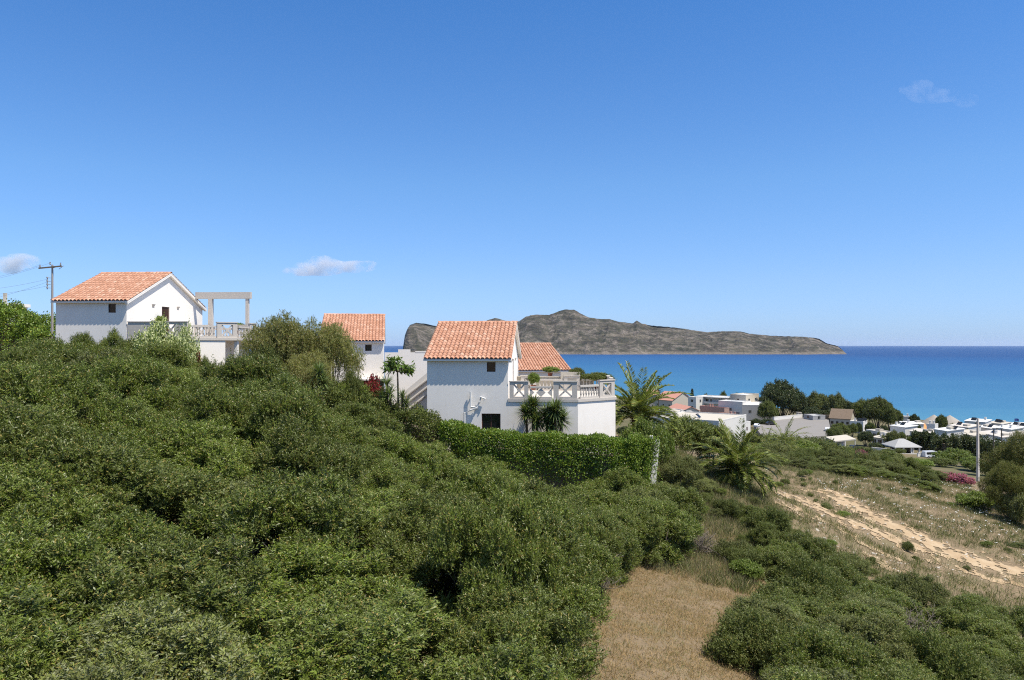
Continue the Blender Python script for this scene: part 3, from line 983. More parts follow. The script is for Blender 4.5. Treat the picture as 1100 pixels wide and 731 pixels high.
def crown_mesh(name, lobes, nsh, per, sl, L, Wd, mat, seed, up=.55, shell=.2, inner=.1, droop=0.0, spread=.9, lump=.18, floor=None, extra=None):
    """leaves along short shoots set through the shell of a group of lobes"""
    rs = np.random.RandomState(seed)
    lb = np.array(lobes, float)
    pr = (lb[:, 3] * lb[:, 5]); pr /= pr.sum()
    k = rs.choice(len(lb), nsh * 2, p=pr)
    u = unit(rs.normal(size=(nsh * 2, 3)))
    ph = rs.rand(3) * 6
    rad = 1 - np.abs(rs.normal(size=nsh * 2)) * shell
    rad *= 1 + lump * np.sin(u[:, 0] * 5 + ph[0] + k) * np.sin(u[:, 1] * 5 + ph[1]) + lump * .6 * np.sin(u[:, 2] * 9 + ph[2] + k * 2) * np.sin(u[:, 0] * 11)
    p = lb[k, :3] + u * lb[k, 3:6] * rad[:, None]
    q = np.full(len(p), 9.0)
    for i in range(len(lb)):
        di = np.linalg.norm((p - lb[i, :3]) / lb[i, 3:6], axis=1)
        q = np.minimum(q, np.where(k == i, 9, di))
    ok = (q > .82) | (rs.rand(len(p)) < inner)
    if floor is not None: ok &= p[:, 2] > floor
    p = p[ok][:nsh]; u = u[ok][:nsh]
    n = len(p)
    d = unit(u * .8 + np.array([0, 0, up]) + rs.normal(size=(n, 3)) * .35)
    sls = sl * (.6 + .8 * rs.rand(n))
    t = (np.arange(per) + .5) / per
    P = p[:, None] + d[:, None] * (sls[:, None] * t[None])[..., None]
    if droop: P[..., 2] -= droop * (t[None] ** 1.6) * sls[:, None]
    P = P.reshape(-1, 3)
    D = np.repeat(d, per, 0)
    if droop: D = unit(D + np.array([0, 0, -droop * 1.2]))
    side = unit(np.cross(D, rs.normal(size=P.shape)))
    LD = unit(D * .6 + side * spread)
    O = np.repeat(u, per, 0) + np.array([0, 0, .5])
    m = len(P)
    V = leaf_quads(P, LD, L * (.7 + .6 * rs.rand(m)), Wd * (.7 + .6 * rs.rand(m)), O, rs)
    Q = np.arange(4 * m).reshape(m, 4)
    A = np.clip(np.repeat(rs.rand(n), per) * .5 + rs.rand(m) * .5, 0, 1)
    return np_mesh(name, V, Q, mat, A)


def limb_mesh(name, lobes, base_r, seed, mat=None, stems=3, spread=.15):
    rs = random.Random(seed); mb = MB()
    for i, l in enumerate(lobes):
        s = i % stems
        a = s / stems * 6.28
        b = Vector((math.cos(a) * spread, math.sin(a) * spread, -.3))
        c = Vector(l[:3])
        mid = b.lerp(c, .45) + Vector((rs.uniform(-.15, .15), rs.uniform(-.15, .15), -.1 + rs.uniform(-.1, .1))) * (c.length * .5)
        q = b.lerp(mid, .5) + Vector((rs.uniform(-.06, .06), rs.uniform(-.06, .06), 0))
        r = base_r * (1 if i < stems else .6)
        mb.tube([b, q, mid, mid.lerp(c, .6), c + Vector((rs.uniform(-.2, .2), rs.uniform(-.2, .2), .25 * l[5]))], [r, r * .75, r * .5, r * .3, r * .08], 6)
        for k in range(3):
            e = c + Vector((rs.uniform(-1, 1) * l[3], rs.uniform(-1, 1) * l[4], rs.uniform(-.2, .8) * l[5])) * .8
            mb.tube([mid.lerp(c, .3 + .2 * k), (mid + e) / 2 + Vector((0, 0, .1)), e], [r * .22, r * .14, r * .03], 4, cap=False)
    return mb.mesh(name, mat or M['bark'], smooth=True)


def lobes_for(seed, n, R, z0, z1, r0, r1, flat=.85):
    rs = random.Random(seed); out = []
    for i in range(n):
        a = i / n * 6.28 * 1.618 * 2 + rs.uniform(-.4, .4); rr = R * math.sqrt((i + .3) / n)
        z = z0 + (z1 - z0) * (1 - .55 * (rr / R) ** 2) * rs.uniform(.75, 1)
        r = rs.uniform(r0, r1)
        out.append((rr * math.cos(a), rr * math.sin(a), z, r, r, r * flat))
    return out


PROTO = {}


def proto(kind, lobes, crown_args, base_r, seed, stems=3, bark=None, spread=.15):
    sub = crown_args.pop('sub', 9); rg = crown_args.pop('rg', (.26, .50))
    cm = crown_mesh(kind + '_crown', sublobes(lobes, sub, rg, seed) if sub else lobes, seed=seed, **crown_args)
    tm = limb_mesh(kind + '_trunk', lobes, base_r, seed, bark, stems, spread)
    h = max(l[2] + l[5] * 1.12 for l in lobes); w = 2 * max(math.hypot(l[0], l[1]) + l[3] for l in lobes)
    PROTO[kind] = dict(crown=cm, trunk=tm, h=h * 1.04, w=w)


for i in range(5):
    lo = lobes_for(20 + i, 11, 1.55, .8, 2.7, .42, .80, .95) + [(1.25 * math.cos(a + i), 1.25 * math.sin(a + i), .55, .55, .55, .5) for a in (0, 1.26, 2.5, 3.8, 5.0)]
    proto('olive%d' % i, lo, dict(nsh=8800, per=16, sl=.26, L=.075, Wd=.024, spread=.8, mat=M['olive'] if i < 4 else M['olive_dry'], up=.8, shell=.26, inner=.03, lump=.25, sub=9, rg=(.20, .42)), .11, 20 + i)
for i in range(3):
    lo = lobes_for(40 + i, 6, 1.2, .35, 1.15, .5, .8)
    proto('shrub%d' % i, lo, dict(nsh=3600, per=12, sl=.3, L=.085, Wd=.030, mat=(M['bush'], M['olive_dry'], M['bush'])[i], up=.6, shell=.22, inner=.1), .05, 40 + i)
# far trees: coarser leaf sprays
proto('broad0', lobes_for(60, 14, 4.2, 2.5, 7.0, 1.6, 2.5), dict(nsh=9000, per=7, sl=.6, L=.34, Wd=.16, mat=M['treedark'], up=.3, sub=18, rg=(.16, .36), lump=.3, shell=.26, inner=.06), .35, 60, 1)
proto('broad1', lobes_for(61, 12, 4.0, 1.8, 5.5, 1.4, 2.3), dict(nsh=8000, per=7, sl=.6, L=.32, Wd=.15, mat=M['treedark'], up=.3, sub=18, rg=(.16, .36), lump=.3, shell=.26, inner=.06), .3, 61, 1)
proto('tamarisk0', lobes_for(62, 12, 4.2, 1.5, 5.0, 1.4, 2.2), dict(nsh=8000, per=7, sl=.6, L=.34, Wd=.13, mat=M['tamarisk'], up=.4, sub=18, rg=(.16, .36), lump=.3, shell=.28, inner=.06), .3, 62, 2)
proto('tamarisk1', lobes_for(63, 10, 3.6, 1.4, 5.4, 1.3, 2.0), dict(nsh=7500, per=7, sl=.6, L=.34, Wd=.13, mat=M['bush'], up=.5, sub=18, rg=(.16, .36), lump=.3, shell=.28, inner=.06), .25, 63, 2)
proto('smalltree', lobes_for(64, 8, 1.7, 1.0, 3.2, .8, 1.2), dict(nsh=3200, per=9, sl=.45, L=.16, Wd=.07, mat=M['bush'], up=.4, shell=.2, inner=.08), .12, 64, 1)
proto('limebush', lobes_for(65, 7, 1.1, .5, 1.7, .5, .8), dict(nsh=2600, per=9, sl=.3, L=.12, Wd=.06, mat=M['lime'], up=.4, shell=.2, inner=.1), .05, 65, 3)
proto('pinkbush', lobes_for(66, 8, 1.5, .4, 1.3, .5, .8), dict(nsh=2600, per=8, sl=.3, L=.13, Wd=.10, mat=M['pinkflower'], up=.6, shell=.15, inner=.05), .04, 66, 3)
proto('redbush', lobes_for(67, 7, .7, .4, 1.5, .3, .5), dict(nsh=900, per=8, sl=.25, L=.10, Wd=.08, mat=M['redflower'], up=.5, shell=.3, inner=.2), .03, 67, 3)
proto('creambush', lobes_for(68, 9, 1.7, .6, 1.9, .5, .8), dict(nsh=1900, per=8, sl=.35, L=.11, Wd=.08, mat=M['whiteflower'], up=.5, shell=.3, inner=.2), .04, 68, 3)
proto('pine', lobes_for(69, 14, 3.4, 1.0, 5.4, 1.1, 1.7), dict(nsh=16000, per=9, sl=.45, L=.15, Wd=.035, mat=M['pine'], up=.3, shell=.2, inner=.08), .28, 69, 1)
proto('pepper', lobes_for(70, 14, 2.5, 1.7, 4.6, .75, 1.15), dict(nsh=4000, per=14, sl=.6, L=.13, Wd=.036, mat=M['pepper'], up=.25, shell=.3, inner=.2, droop=.55, spread=.7, sub=7, rg=(.22, .42)), .16, 70, 2)


def plant(kind, px, Z, ytop, wpx, name, label, cat='tree', group=None, z=None, h=None, y_off=0):
    """a plant on the ground, sized by the row of its top and its width in the photograph"""
    P = PROTO[kind]
    X = (px - CX) / F * Z
    g = g1(X, Z) if z is None else z
    top = (HY - ytop) / F * Z if ytop is not None else g + h
    hz = max(.3, top - g)
    wd = wpx * Z / F
    e = empty(name, (X, Z, g - .05), R0.uniform(0, 6.28), label=label, cat=cat, group=group)
    s = (wd / P['w'], wd / P['w'], hz / P['h'])
    for nm, me in (('crown', P['crown']), ('trunk', P['trunk'])):
        new_obj(nm, me, e, scale=s)
    return e


# ---- olive grove in front
GL = 'grey-green olive tree in the dense grove covering the slope below the houses'
border = [(585, 8), (590, 14), (608, 19), (640, 27), (668, 32), (735, 36), (750, 42), (715, 46)]
bz = np.array([b[1] for b in border]); bx = np.array([(b[0] - CX) / F * b[1] for b in border])
farb = [(-130, 50), (60, 49), (265, 48), (300, 45), (350, 43.5), (480, 42.0), (600, 41), (690, 41), (740, 44)]
fp_ = np.array(farb, float)
rr = random.Random(11)
no = 0
row = 0
Z = 8.6
while Z < 51:
    sp = 3.45
    x = -34 + (row % 2) * sp / 2
    while x < 12:
        X = x + rr.uniform(-.8, .8); Y = Z + rr.uniform(-.75, .75)
        px = CX + X / Y * F
        zmax = np.interp(px, fp_[:, 0], fp_[:, 1])
        lim = np.interp(Y, bz, bx) - .65
        if -110 < px and X < lim and Y < zmax and not (Y < 14 and px > 560):
            g = g1(X, Y)
            h = rr.choice([rr.uniform(2.2, 2.8), rr.uniform(3.0, 4.0)])
            if rr.random() < .12: h *= 1.18
            if Y < 13: h *= .82
            if px > 470 and Y > 34: h = rr.uniform(2.3, 3.0)
            if 240 < px < 470 and Y > 38: h = rr.uniform(2.1, 2.8)
            edge = (lim - X) < 2.0
            k = rr.choice([0, 1, 2, 3, 0, 1, 2, 3, 4])
            P = PROTO['olive%d' % k]
            e = empty('olive_tree', (X, Y, g - .1), rr.uniform(0, 6.28), label=GL, cat='tree', group='olive trees of the grove below the houses')
            sxy = rr.uniform(.92, 1.30) * (.85 if edge else 1)
            for nm in ('crown', 'trunk'): new_obj(nm, P[nm], e, scale=(sxy, sxy, h / P['h']))
            no += 1
        x += sp
    Z += 3.0
    row += 1
for px, Z_, wp_, h in ((548, 15.5, 3.6, 2.3), (578, 19, 3.4, 2.4), (560, 22.5, 3.8, 2.7), (602, 24, 3.4, 2.5), (622, 28, 3.4, 2.6), (645, 31, 3.6, 2.6), (672, 34.5, 3.8, 2.7), (712, 36.5, 3.6, 2.5), (725, 40, 3.4, 2.3), (20, 9.5, 3.4, 2.2), (-60, 11, 3.6, 2.4)):
    X = (px - CX) / F * Z_; P = PROTO['olive%d' % (no % 4)]
    e = empty('olive_tree', (X, Z_, g1(X, Z_) - .1), rr.uniform(0, 6.28), label=GL, cat='tree', group='olive trees of the grove below the houses')
    for nm in ('crown', 'trunk'): new_obj(nm, P[nm], e, scale=(wp_ / P['w'], wp_ / P['w'], h / P['h']))
    no += 1
print('olives', no)

# ---- lower thicket on the right
GR = 'dark green olive bush in the low thicket below the sandy track'
rb = [(765, 14), (765, 18), (775, 24), (818, 30), (800, 38), (782, 44), (800, 50)]
bz2 = np.array([b[1] for b in rb]); bx2 = np.array([(b[0] - CX) / F * b[1] for b in rb])
fb2 = np.array([(740, 47), (800, 47), (835, 44), (860, 40), (960, 38), (1050, 36), (1100, 34), (1200, 33)], float)
Z = 13.5; row = 0; nr = 0
while Z < 49:
    x = 0 + (row % 2) * 1.1
    while x < 24:
        X = x + rr.uniform(-.5, .5); Y = Z + rr.uniform(-.45, .45)
        px = CX + X / Y * F
        if px < 1170 and X > np.interp(Y, bz2, bx2) + 1.0 and Y < np.interp(px, fb2[:, 0], fb2[:, 1]):
            py_ = HY - (g1(X, Y) + .5) * F / Y
            if not (955 < px < 1000 and 665 < py_ < 705):
                k = rr.choice(['olive0', 'olive2', 'olive3', 'shrub0', 'olive4', 'olive1'])
                P = PROTO[k]
                h = rr.uniform(1.5, 2.3)
                e = empty('olive_bush', (X, Y, g1(X, Y) - .1), rr.uniform(0, 6.28), label=GR, cat='bush', group='olive bushes of the low thicket')
                sxy = rr.uniform(.75, .98) * 3.9 / P['w'] * .88
                for nm in ('crown', 'trunk'): new_obj(nm, P[nm], e, scale=(sxy, sxy, h / P['h']))
                nr += 1
        x += 2.2
    Z += 1.95; row += 1
print('bushes', nr)


# ---- palms and spiky plants
def frond_mesh(name, fronds, mat, rach_mat, per=64, L=.5, Wd=.035, seed=1):
    """fronds: (azimuth, elevation, length, droop) -> arching rachis with two rows of leaflets"""
    rs = np.random.RandomState(seed)
    Vs = []; Rv = []; Rq = []
    for az, el, ln, dr in fronds:
        t = np.linspace(0, 1, 14)
        ang = el - dr * t ** 1.3
        dx = np.cos(ang) * ln / 13; dz = np.sin(ang) * ln / 13
        r = np.concatenate([[0], np.cumsum(dx[:-1])]); z = np.concatenate([[0], np.cumsum(dz[:-1])])
        bend = rs.uniform(-.25, .25)
        a = az + bend * t
        P = np.column_stack([r * np.cos(a), r * np.sin(a), z])
        tt = np.linspace(.14, .99, per)
        Q = np.column_stack([np.interp(tt, t, P[:, i]) for i in range(3)])
        T = unit(np.gradient(Q, axis=0))
        S = unit(np.cross(T, np.array([0, 0, 1.0]) + 0 * T)); U = np.cross(S, T)
        ll = L * (np.sin(np.pi * (tt * .86 + .1)) ** .6)
        for sg in (-1, 1):
            D = unit(T * .75 + S * sg * .8 + U * .32 + rs.normal(size=T.shape) * .09 - np.array([0, 0, .12]))
            Vs.append(leaf_quads(Q, D, ll * (.85 + .3 * rs.rand(per)), Wd, np.broadcast_to([0, 0, 1.0], Q.shape), rs, 1))
        b = len(Rv)
        Sx = unit(np.cross(unit(np.gradient(P, axis=0)), np.array([0, 0, 1.0]) + 0 * P))
        w = (.03 * (1 - t * .85))[:, None]
        for i in range(14):
            Rv += [P[i] - Sx[i] * w[i], P[i] + Sx[i] * w[i] + 0 * w[i], P[i] - [0, 0, w[i][0] * 1.2]]
        for i in range(13):
            o = b + i * 3
            for j, k in ((0, 1), (1, 2), (2, 0)): Rq.append((o + j, o + k, o + 3 + k, o + 3 + j))
    V = np.vstack(Vs); n = len(V) // 4
    Q = np.arange(4 * n).reshape(n, 4)
    V = np.vstack([V, np.array(Rv)]); Q = np.vstack([Q, np.array(Rq) + 4 * n])
    mi = np.concatenate([np.zeros(n, int), np.ones(len(Rq), int)])
    A = np.concatenate([rs.rand(n), np.full(len(Rq), .9)])
    return np_mesh(name, V, Q, [mat, rach_mat], A, mi)


M['rachis'] = mat_leaf('palm_midrib', (.26, .24, .07), (.26, .24, .08), .05, .4, .1)


def palm(px, Z, base_y, trunk_h, ln, n, label, seed, name='palm_tree', lean=0.0, z=None, skirt=True, per=64, group=None):
    X = (px - CX) / F * Z
    g = g1(X, Z) if base_y is None else (HY - base_y) / F * Z
    e = empty(name, (X, Z, min(g, g1(X, Z)) if base_y is None else g), 0, label=label, cat='palm', group=group)
    rs = random.Random(seed); fr = []
    for i in range(n):
        u = (i + .5) / n
        el = math.radians(86 - 92 * u ** .95 + rs.uniform(-6, 6))
        az = i * 2.39996 + rs.uniform(-.2, .2)
        fr.append((az, el, ln * rs.uniform(.82, 1.08) * (.8 + .2 * math.sin(math.pi * min(1, u + .25))), math.radians(rs.uniform(62, 112)) * (1 if u > .12 else .35)))
    c = new_obj('crown', frond_mesh('palm_crown', fr, M['palm'], M['rachis'], per, ln * .155, ln * .018, seed), e, loc=(0, 0, trunk_h), rot=(0, lean, 0))
    mb = MB()
    pts = []; rad = []
    k = 12
    for i in range(k + 1):
        pts.append((0, 0, -.6 + (trunk_h + .75) * i / k)); rad.append((.27 if i % 2 else .31) * (ln / 3.4) * (1 if i < k - 1 else .6))
    mb.tube(pts, rad, 12)
    for i in range(46):       # old leaf bases
        z = rs.uniform(0, trunk_h + .1); a = rs.uniform(0, 6.28); r = .28 * ln / 3.4
        p = Vector((math.cos(a) * r, math.sin(a) * r, z))
        mb.beam(p, p + Vector((math.cos(a) * .13, math.sin(a) * .13, .16)), .07, .035)
    mb.build('trunk', M['palmbark'], e)
    return e


palm(684, 53, None, 1.75, 4.0, 48, 'tall arching date palm beside the white terrace corner', 4, lean=.10)
palm(792, 51, None, 1.0, 3.7, 62, 'wide bushy palm in front of the village, its fronds reaching the ground', 9)
palm(843, 108, None, 2.0, 4.4, 26, 'small palm standing in front of the grey parking yard', 12, per=30)
palm(824, 104, None, .8, 3.4, 22, 'low palm half hidden in scrub just below the parking yard', 15, per=26)


def yucca(px, Z, heads, label, blade=.62, n=150, seed=1, name='yucca', z=None, wd=.05):
    X = (px - CX) / F * Z
    g = g1(X, Z) if z is None else z
    e = empty(name, (X, Z, g), 0, label=label, cat='plant')
    rs = np.random.RandomState(seed)
    for hx, hy in heads:
        c = np.array([(hx - CX) / F * Z - X, rs.uniform(-.3, .3), (HY - hy) / F * Z - g])
        d = rs.normal(size=(n, 3)); d[:, 2] = d[:, 2] * .8 + .45; d = unit(d)
        P = c + d * .04 + np.array([0, 0, 1]) * (rs.rand(n, 1) - .6) * .25
        Ls = blade * (.75 + .4 * rs.rand(n))
        droop = np.array([0, 0, -1.0])
        S = unit(np.cross(d, [0, 0, 1.0])); V = []
        m1 = P + d * Ls[:, None] * .45; d2 = unit(d + droop * .28); m2 = m1 + d2 * Ls[:, None] * .55
        w = wd / 2
        V = np.stack([P - S * w * .6, P + S * w * .6, m1 + S * w, m1 - S * w, m1 - S * w, m1 + S * w, m2 + S * .003, m2 - S * .003], 1).reshape(-1, 3)
        k = len(V) // 4
        new_obj('blade_rosette', np_mesh('yucca_blades', V, np.arange(4 * k).reshape(k, 4), M['yucca'], np.repeat(rs.rand(n), 2)), e)
        mb = MB(); mb.tube([(c[0] * .3, c[1] * .3, -.4), (c[0] * .8, c[1] * .8, c[2] * .5), tuple(c)], [.11, .09, .07], 8)
        mb.build('trunk', M['palmbark'], e)
    return e


yucca(572, 46.4, [(565, 444), (573, 437), (577, 452)], 'spiky yucca with three heads, the nearer one to the blue shuttered corner'.replace('the nearer one to the blue shuttered corner', 'below the lattice balustrade by the house wall'), n=300, blade=.80, seed=3, wd=.075)
yucca(595, 46.2, [(587, 447), (596, 441), (603, 452), (592, 456)], 'spiky yucca with four heads in front of the terrace wall above the hedge', n=300, blade=.84, seed=4, wd=.075)
yucca(343, 45.5, [(343, 401), (348, 410)], 'tall spiky plant poking out of the foot of the weeping tree', n=120, blade=.85, seed=5, wd=.07)
yucca(417, 47, [(415, 413), (420, 424), (412, 428)], 'spiky yucca beside the red flowering shrub', n=120, blade=.75, seed=6)
yucca(434, 46.5, [(433, 427), (437, 434)], 'small spiky yucca at the foot of the outside stair', n=90, blade=.6, seed=7)


def umbrella_tree():
    px, Z = 427, 51
    X = (px - CX) / F * Z; g = g1(X, Z)
    e = empty('umbrella_tree', (X, Z, g), 0, label='slender tree with a parasol of big shiny drooping leaves before the garden wall', cat='tree')
    rs = np.random.RandomState(2)
    top = (HY - 392) / F * Z - g
    mb = MB(); c0 = Vector((0, 0, top - .5))
    mb.tube([(0, 0, -.4), (.05, 0, top * .5), c0], [.085, .07, .055], 8)
    V = []; A = []
    for i in range(15):
        a = i * 2.4; r = rs.uniform(.25, 1.0)
        tip = Vector((math.cos(a) * r, math.sin(a) * r, top + rs.uniform(-.15, .55) - r * .35))
        mb.tube([c0, (c0 + tip) / 2 + Vector((0, 0, .1)), tip], [.035, .025, .012], 5, cap=False)
        n = 34
        d = unit(rs.normal(size=(n, 3)) + np.array([math.cos(a) * .6, math.sin(a) * .6, -.45]))
        P = np.array(tip) + rs.normal(size=(n, 3)) * .12
        V.append(leaf_quads(P, d, .36 * (.7 + .5 * rs.rand(n)), .13, np.broadcast_to([0, 0, 1.0], P.shape), rs, .9)); A.append(rs.rand(n))
    mb.build('trunk', M['bark'], e, smooth=True)
    V = np.vstack(V); k = len(V) // 4
    new_obj('crown', np_mesh('umbrella_crown', V, np.arange(4 * k).reshape(k, 4), M['fig'], np.concatenate(A)), e)


umbrella_tree()


def hedge(name, pts, width, label, mat, n, L=.12, Wd=.065, seed=1, lump=.07, zoff=-.3, cat='hedge', core=True, group=None):
    """pts: (px, Z, ytop) along the hedge; leaves over its faces"""
    rs = np.random.RandomState(seed)
    P3 = [((px - CX) / F * Z, Z, (HY - yt) / F * Z) for px, Z, yt in pts]
    o = P3[0]; og = g1(o[0], o[1])
    e = empty(name, (o[0], o[1], og), 0, label=label, cat=cat, group=group)
    xy = np.array([p[:2] for p in P3]); seg = np.hypot(*np.diff(xy, axis=0).T); cum = np.concatenate([[0], np.cumsum(seg)])
    s = rs.rand(n) * cum[-1]
    cx = np.interp(s, cum, xy[:, 0]); cy = np.interp(s, cum, xy[:, 1]); tz = np.interp(s, cum, [p[2] for p in P3])
    gx = np.interp(s + .05, cum, xy[:, 0]) - np.interp(s - .05, cum, xy[:, 0]); gy = np.interp(s + .05, cum, xy[:, 1]) - np.interp(s - .05, cum, xy[:, 1])
    T = unit(np.column_stack([gx, gy, 0 * gx])); Nn = np.column_stack([T[:, 1], -T[:, 0], 0 * gx])
    g = gz(cx, cy) + zoff
    # around the rounded section: angle 0 = front foot, pi = back foot
    a = rs.rand(n) * math.pi
    ca = np.cos(a); sa = np.sin(a)
    off = np.sign(ca) * np.abs(ca) ** .45; hh = np.abs(sa) ** .45
    h = (tz - g)
    lmp = lump * (np.sin(s * 2.3 + hh * 4 + seed) + .7 * np.sin(s * 5.1 - hh * 6 + off * 2) + .6 * rs.normal(size=n))
    base = np.column_stack([cx, cy, g]) + Nn * (off * (width / 2 + lmp))[:, None]
    base[:, 2] += hh * (h + lmp)
    O = Nn * off[:, None] * .8 + np.array([0, 0, 1.0]) * hh[:, None]
    O = unit(O)
    P = base - O * (np.abs(rs.normal(size=n)) * .12)[:, None]
    D = unit(O * .5 + np.array([0, 0, .3]) + rs.normal(size=(n, 3)) * .7)
    V = leaf_quads(P - np.array([o[0], o[1], og]), D, L * (.7 + .6 * rs.rand(n)), Wd, O, rs, .9)
    new_obj('foliage', np_mesh(name, V, np.arange(4 * n).reshape(n, 4), mat, rs.rand(n)), e)
    # solid core, in place of real stems, added to stop light passing straight through
    mb = MB()
    m = max(6, int(cum[-1] / .8)); ring = []
    for i in range(m + 1):
        ss = cum[-1] * (.05 + .9 * i / m)
        x = np.interp(ss, cum, xy[:, 0]); y = np.interp(ss, cum, xy[:, 1]); z = np.interp(ss, cum, [p[2] for p in P3]); gg = g1(x, y) - .4
        k = min(int(np.searchsorted(cum, ss, 'right')) - 1, len(seg) - 1); d = (xy[k + 1] - xy[k]) / seg[k]
        hw = width * .30; top = max(gg + .1, gg + (z - gg) * .72)
        ring.append([(x + d[1] * hw - o[0], y - d[0] * hw - o[1], gg - og), (x + d[1] * hw * .9 - o[0], y - d[0] * hw * .9 - o[1], top - og), (x - d[1] * hw * .9 - o[0], y + d[0] * hw * .9 - o[1], top - og), (x - d[1] * hw - o[0], y + d[0] * hw - o[1], gg - og)])
    vs = [v for r in ring for v in r]; fs = []
    for i in range(m):
        for k in range(3): fs.append((i * 4 + k, i * 4 + k + 1, i * 4 + 5 + k, i * 4 + 4 + k))
    fs += [(0, 3, 2, 1), (m * 4, m * 4 + 1, m * 4 + 2, m * 4 + 3)]
    if core: mb.add(vs, fs); mb.build('stems', M['wood'], e)
    return e


plant('smalltree', 312, 53, 372, 60, 'shrub', 'dark shrub filling the gap behind the stems of the weeping trees', 'shrub')
for px, yt, lb in ((290, 394, 'olive tree under the upper weeping tree, next to the porch column'), (318, 399, 'olive tree under the dip between the weeping trees'), (346, 405, 'olive tree just behind the tall spiky plant'), (372, 410, 'olive tree at the top of the loose bright hedge')):
    plant('olive2', px, 48, yt, 62, 'olive_tree', lb)
hedge('hedge', [(478, 45.5, 453), (505, 45, 459), (540, 44.5, 465), (600, 44, 467), (650, 43.5, 470), (694, 43.5, 474)], 1.9, 'dense glossy green clipped hedge in front of the terrace house', M['hedge'], 60000, seed=2)
hedge('hedge', [(352, 47, 420), (385, 47, 425), (420, 46.5, 437), (450, 46, 446), (478, 45.6, 452)], 1.8, 'loose bright green hedge running down from the weeping tree to the clipped hedge', M['bush'], 26000, seed=3, lump=.25)
hedge('hedge', [(-30, 60, 328), (10, 60, 331), (30, 60, 337), (44, 60, 345), (56, 59, 352), (62, 58, 362)], 3.0, 'bright creeper-covered hedge on the rise beside the utility pole', M['hedge'], 34000, L=.16, Wd=.10, seed=4, lump=.25)
hedge('creeper', [(676, 43.2, 472), (690, 43, 468), (700, 43, 470), (702, 43.2, 478)], .9, 'bright lime green creeper spilling over the white gate pillar', M['lime'], 6500, seed=5, lump=.2, cat='creeper', core=False)

# white gate pillars and wall end
G = empty('garden_gate_wall', W(701, 371, 43.6), 0, label='narrow white wall end with two pillars at the hedge corner', cat='wall')
G.location.z = -8.6
mb = MB(); mb.add([(-.25, 0, 0), (.10, 0, 0), (.40, 0, 3.3), (.14, 0, 3.3), (-.25, .25, 0), (.10, .25, 0), (.40, .25, 3.3), (.14, .25, 3.3)], [(0, 1, 2, 3), (7, 6, 5, 4), (0, 4, 5, 1), (1, 5, 6, 2), (2, 6, 7, 3), (3, 7, 4, 0)])
mb.build('wall', M['stucco'], G)
for x, y, h in ((-.02, .3, 3.45), (.30, .8, 3.1)):
    mb = MB(); mb.box(x - .07, y, 0, x + .07, y + .18, h); mb.box(x - .09, y - .02, h, x + .09, y + .2, h + .04)
    mb.build('pillar', M['stucco'], G)

# trees and shrubs about the houses
for i, (px, Z, yt, wp) in enumerate([(301, 50, 329, 84), (353, 50.5, 335, 80)]):
    plant('pepper', px, Z, yt, wp, 'weeping_tree', ['big olive-brown weeping tree touching the upper house terrace', 'drooping weeping tree in front of the half hidden house'][i])
plant('pepper', 328, 47.5, 372, 70, 'weeping_tree', 'lower weeping tree filling the dip between the two taller ones')
plant('smalltree', 283, 47, 372, 40, 'shrub', 'leafy shrub at the foot of the weeping trees beside the porch column', 'shrub')
plant('smalltree', 378, 47.5, 398, 24, 'shrub', 'leafy shrub below the half hidden house', 'shrub')
plant('creambush', 166, 50.5, 348, 64, 'flowering_bush', 'cream white flowering bush under the brown shuttered door', 'bush')
plant('creambush', 197, 50.3, 354, 42, 'flowering_bush', 'smaller cream flowering bush under the lattice balustrade', 'bush')
for px, yt, wp in ((88, 357, 44), (116, 353, 44), (140, 361, 40), (172, 372, 44), (224, 382, 26), (247, 398, 34)):
    plant(R0.choice(['olive0', 'olive1', 'olive3']), px, 50 if px < 200 else 48.5, yt, wp * 1.25, 'olive_tree', 'olive tree of the row standing right against the upper house', 'tree', 'olive trees against the upper house')
plant('redbush', 190, 50.0, 371, 20, 'red_bush', 'dark red flowering bush in the cream flowers of the upper terrace', 'bush')
plant('redbush', 214, 50.0, 379, 9, 'red_bush', 'tiny dark red bush under the white terrace wall', 'bush')
plant('redbush', 399, 49, 404, 30, 'red_bush', 'crimson bougainvillea at the dark doorway', 'bush')
plant('limebush', 690, 46.5, 452, 52, 'bush', 'bright green bush behind the white gate pillar at the palm foot', 'bush')
plant('limebush', 711, 49.5, 462, 26, 'bush', 'light green bush between the gate pillar and the dark round tree', 'bush')
plant('smalltree', 735, 66, 448, 62, 'tree', 'round dark green tree hiding the left part of the village')
plant('smalltree', 764, 68, 456, 52, 'tree', 'round olive green tree beside the white end wall of the flat building')
plant('olive4', 732, 46, 490, 54, 'olive_tree', 'pale grey round olive bush between the hedge and the wide palm')
plant('shrub1', 756, 47.5, 515, 36, 'shrub', 'small grey shrub at the foot of the wide palm', 'shrub')
for i, (px, Z, yt, wp, lb) in enumerate([(806, 44, 542, 42, 'upper dark bush at the head of the sandy track'), (822, 40, 560, 44, 'dark round bush just below the head of the sandy track'), (845, 37, 588, 52, 'broad dark bush bordering the dry bank below the track')]):
    plant('olive1', px, Z, yt, wp, 'bush', lb, 'bush')

# potted plants on the terraces
def potplant(px, Z, z, kind, w, h, label):
    X = (px - CX) / F * Z
    e = empty('potted_plant', (X, Z, z), 0, label=label, cat='plant')
    P = PROTO[kind]
    new_obj('foliage', P['crown'], e, loc=(0, 0, .25), scale=(w / P['w'], w / P['w'], h / P['h']))
    mb = MB(); mb.tube([(0, 0, 0), (0, 0, .3)], [.14, .19], 12); mb.build('pot', M['terracotta'], e)


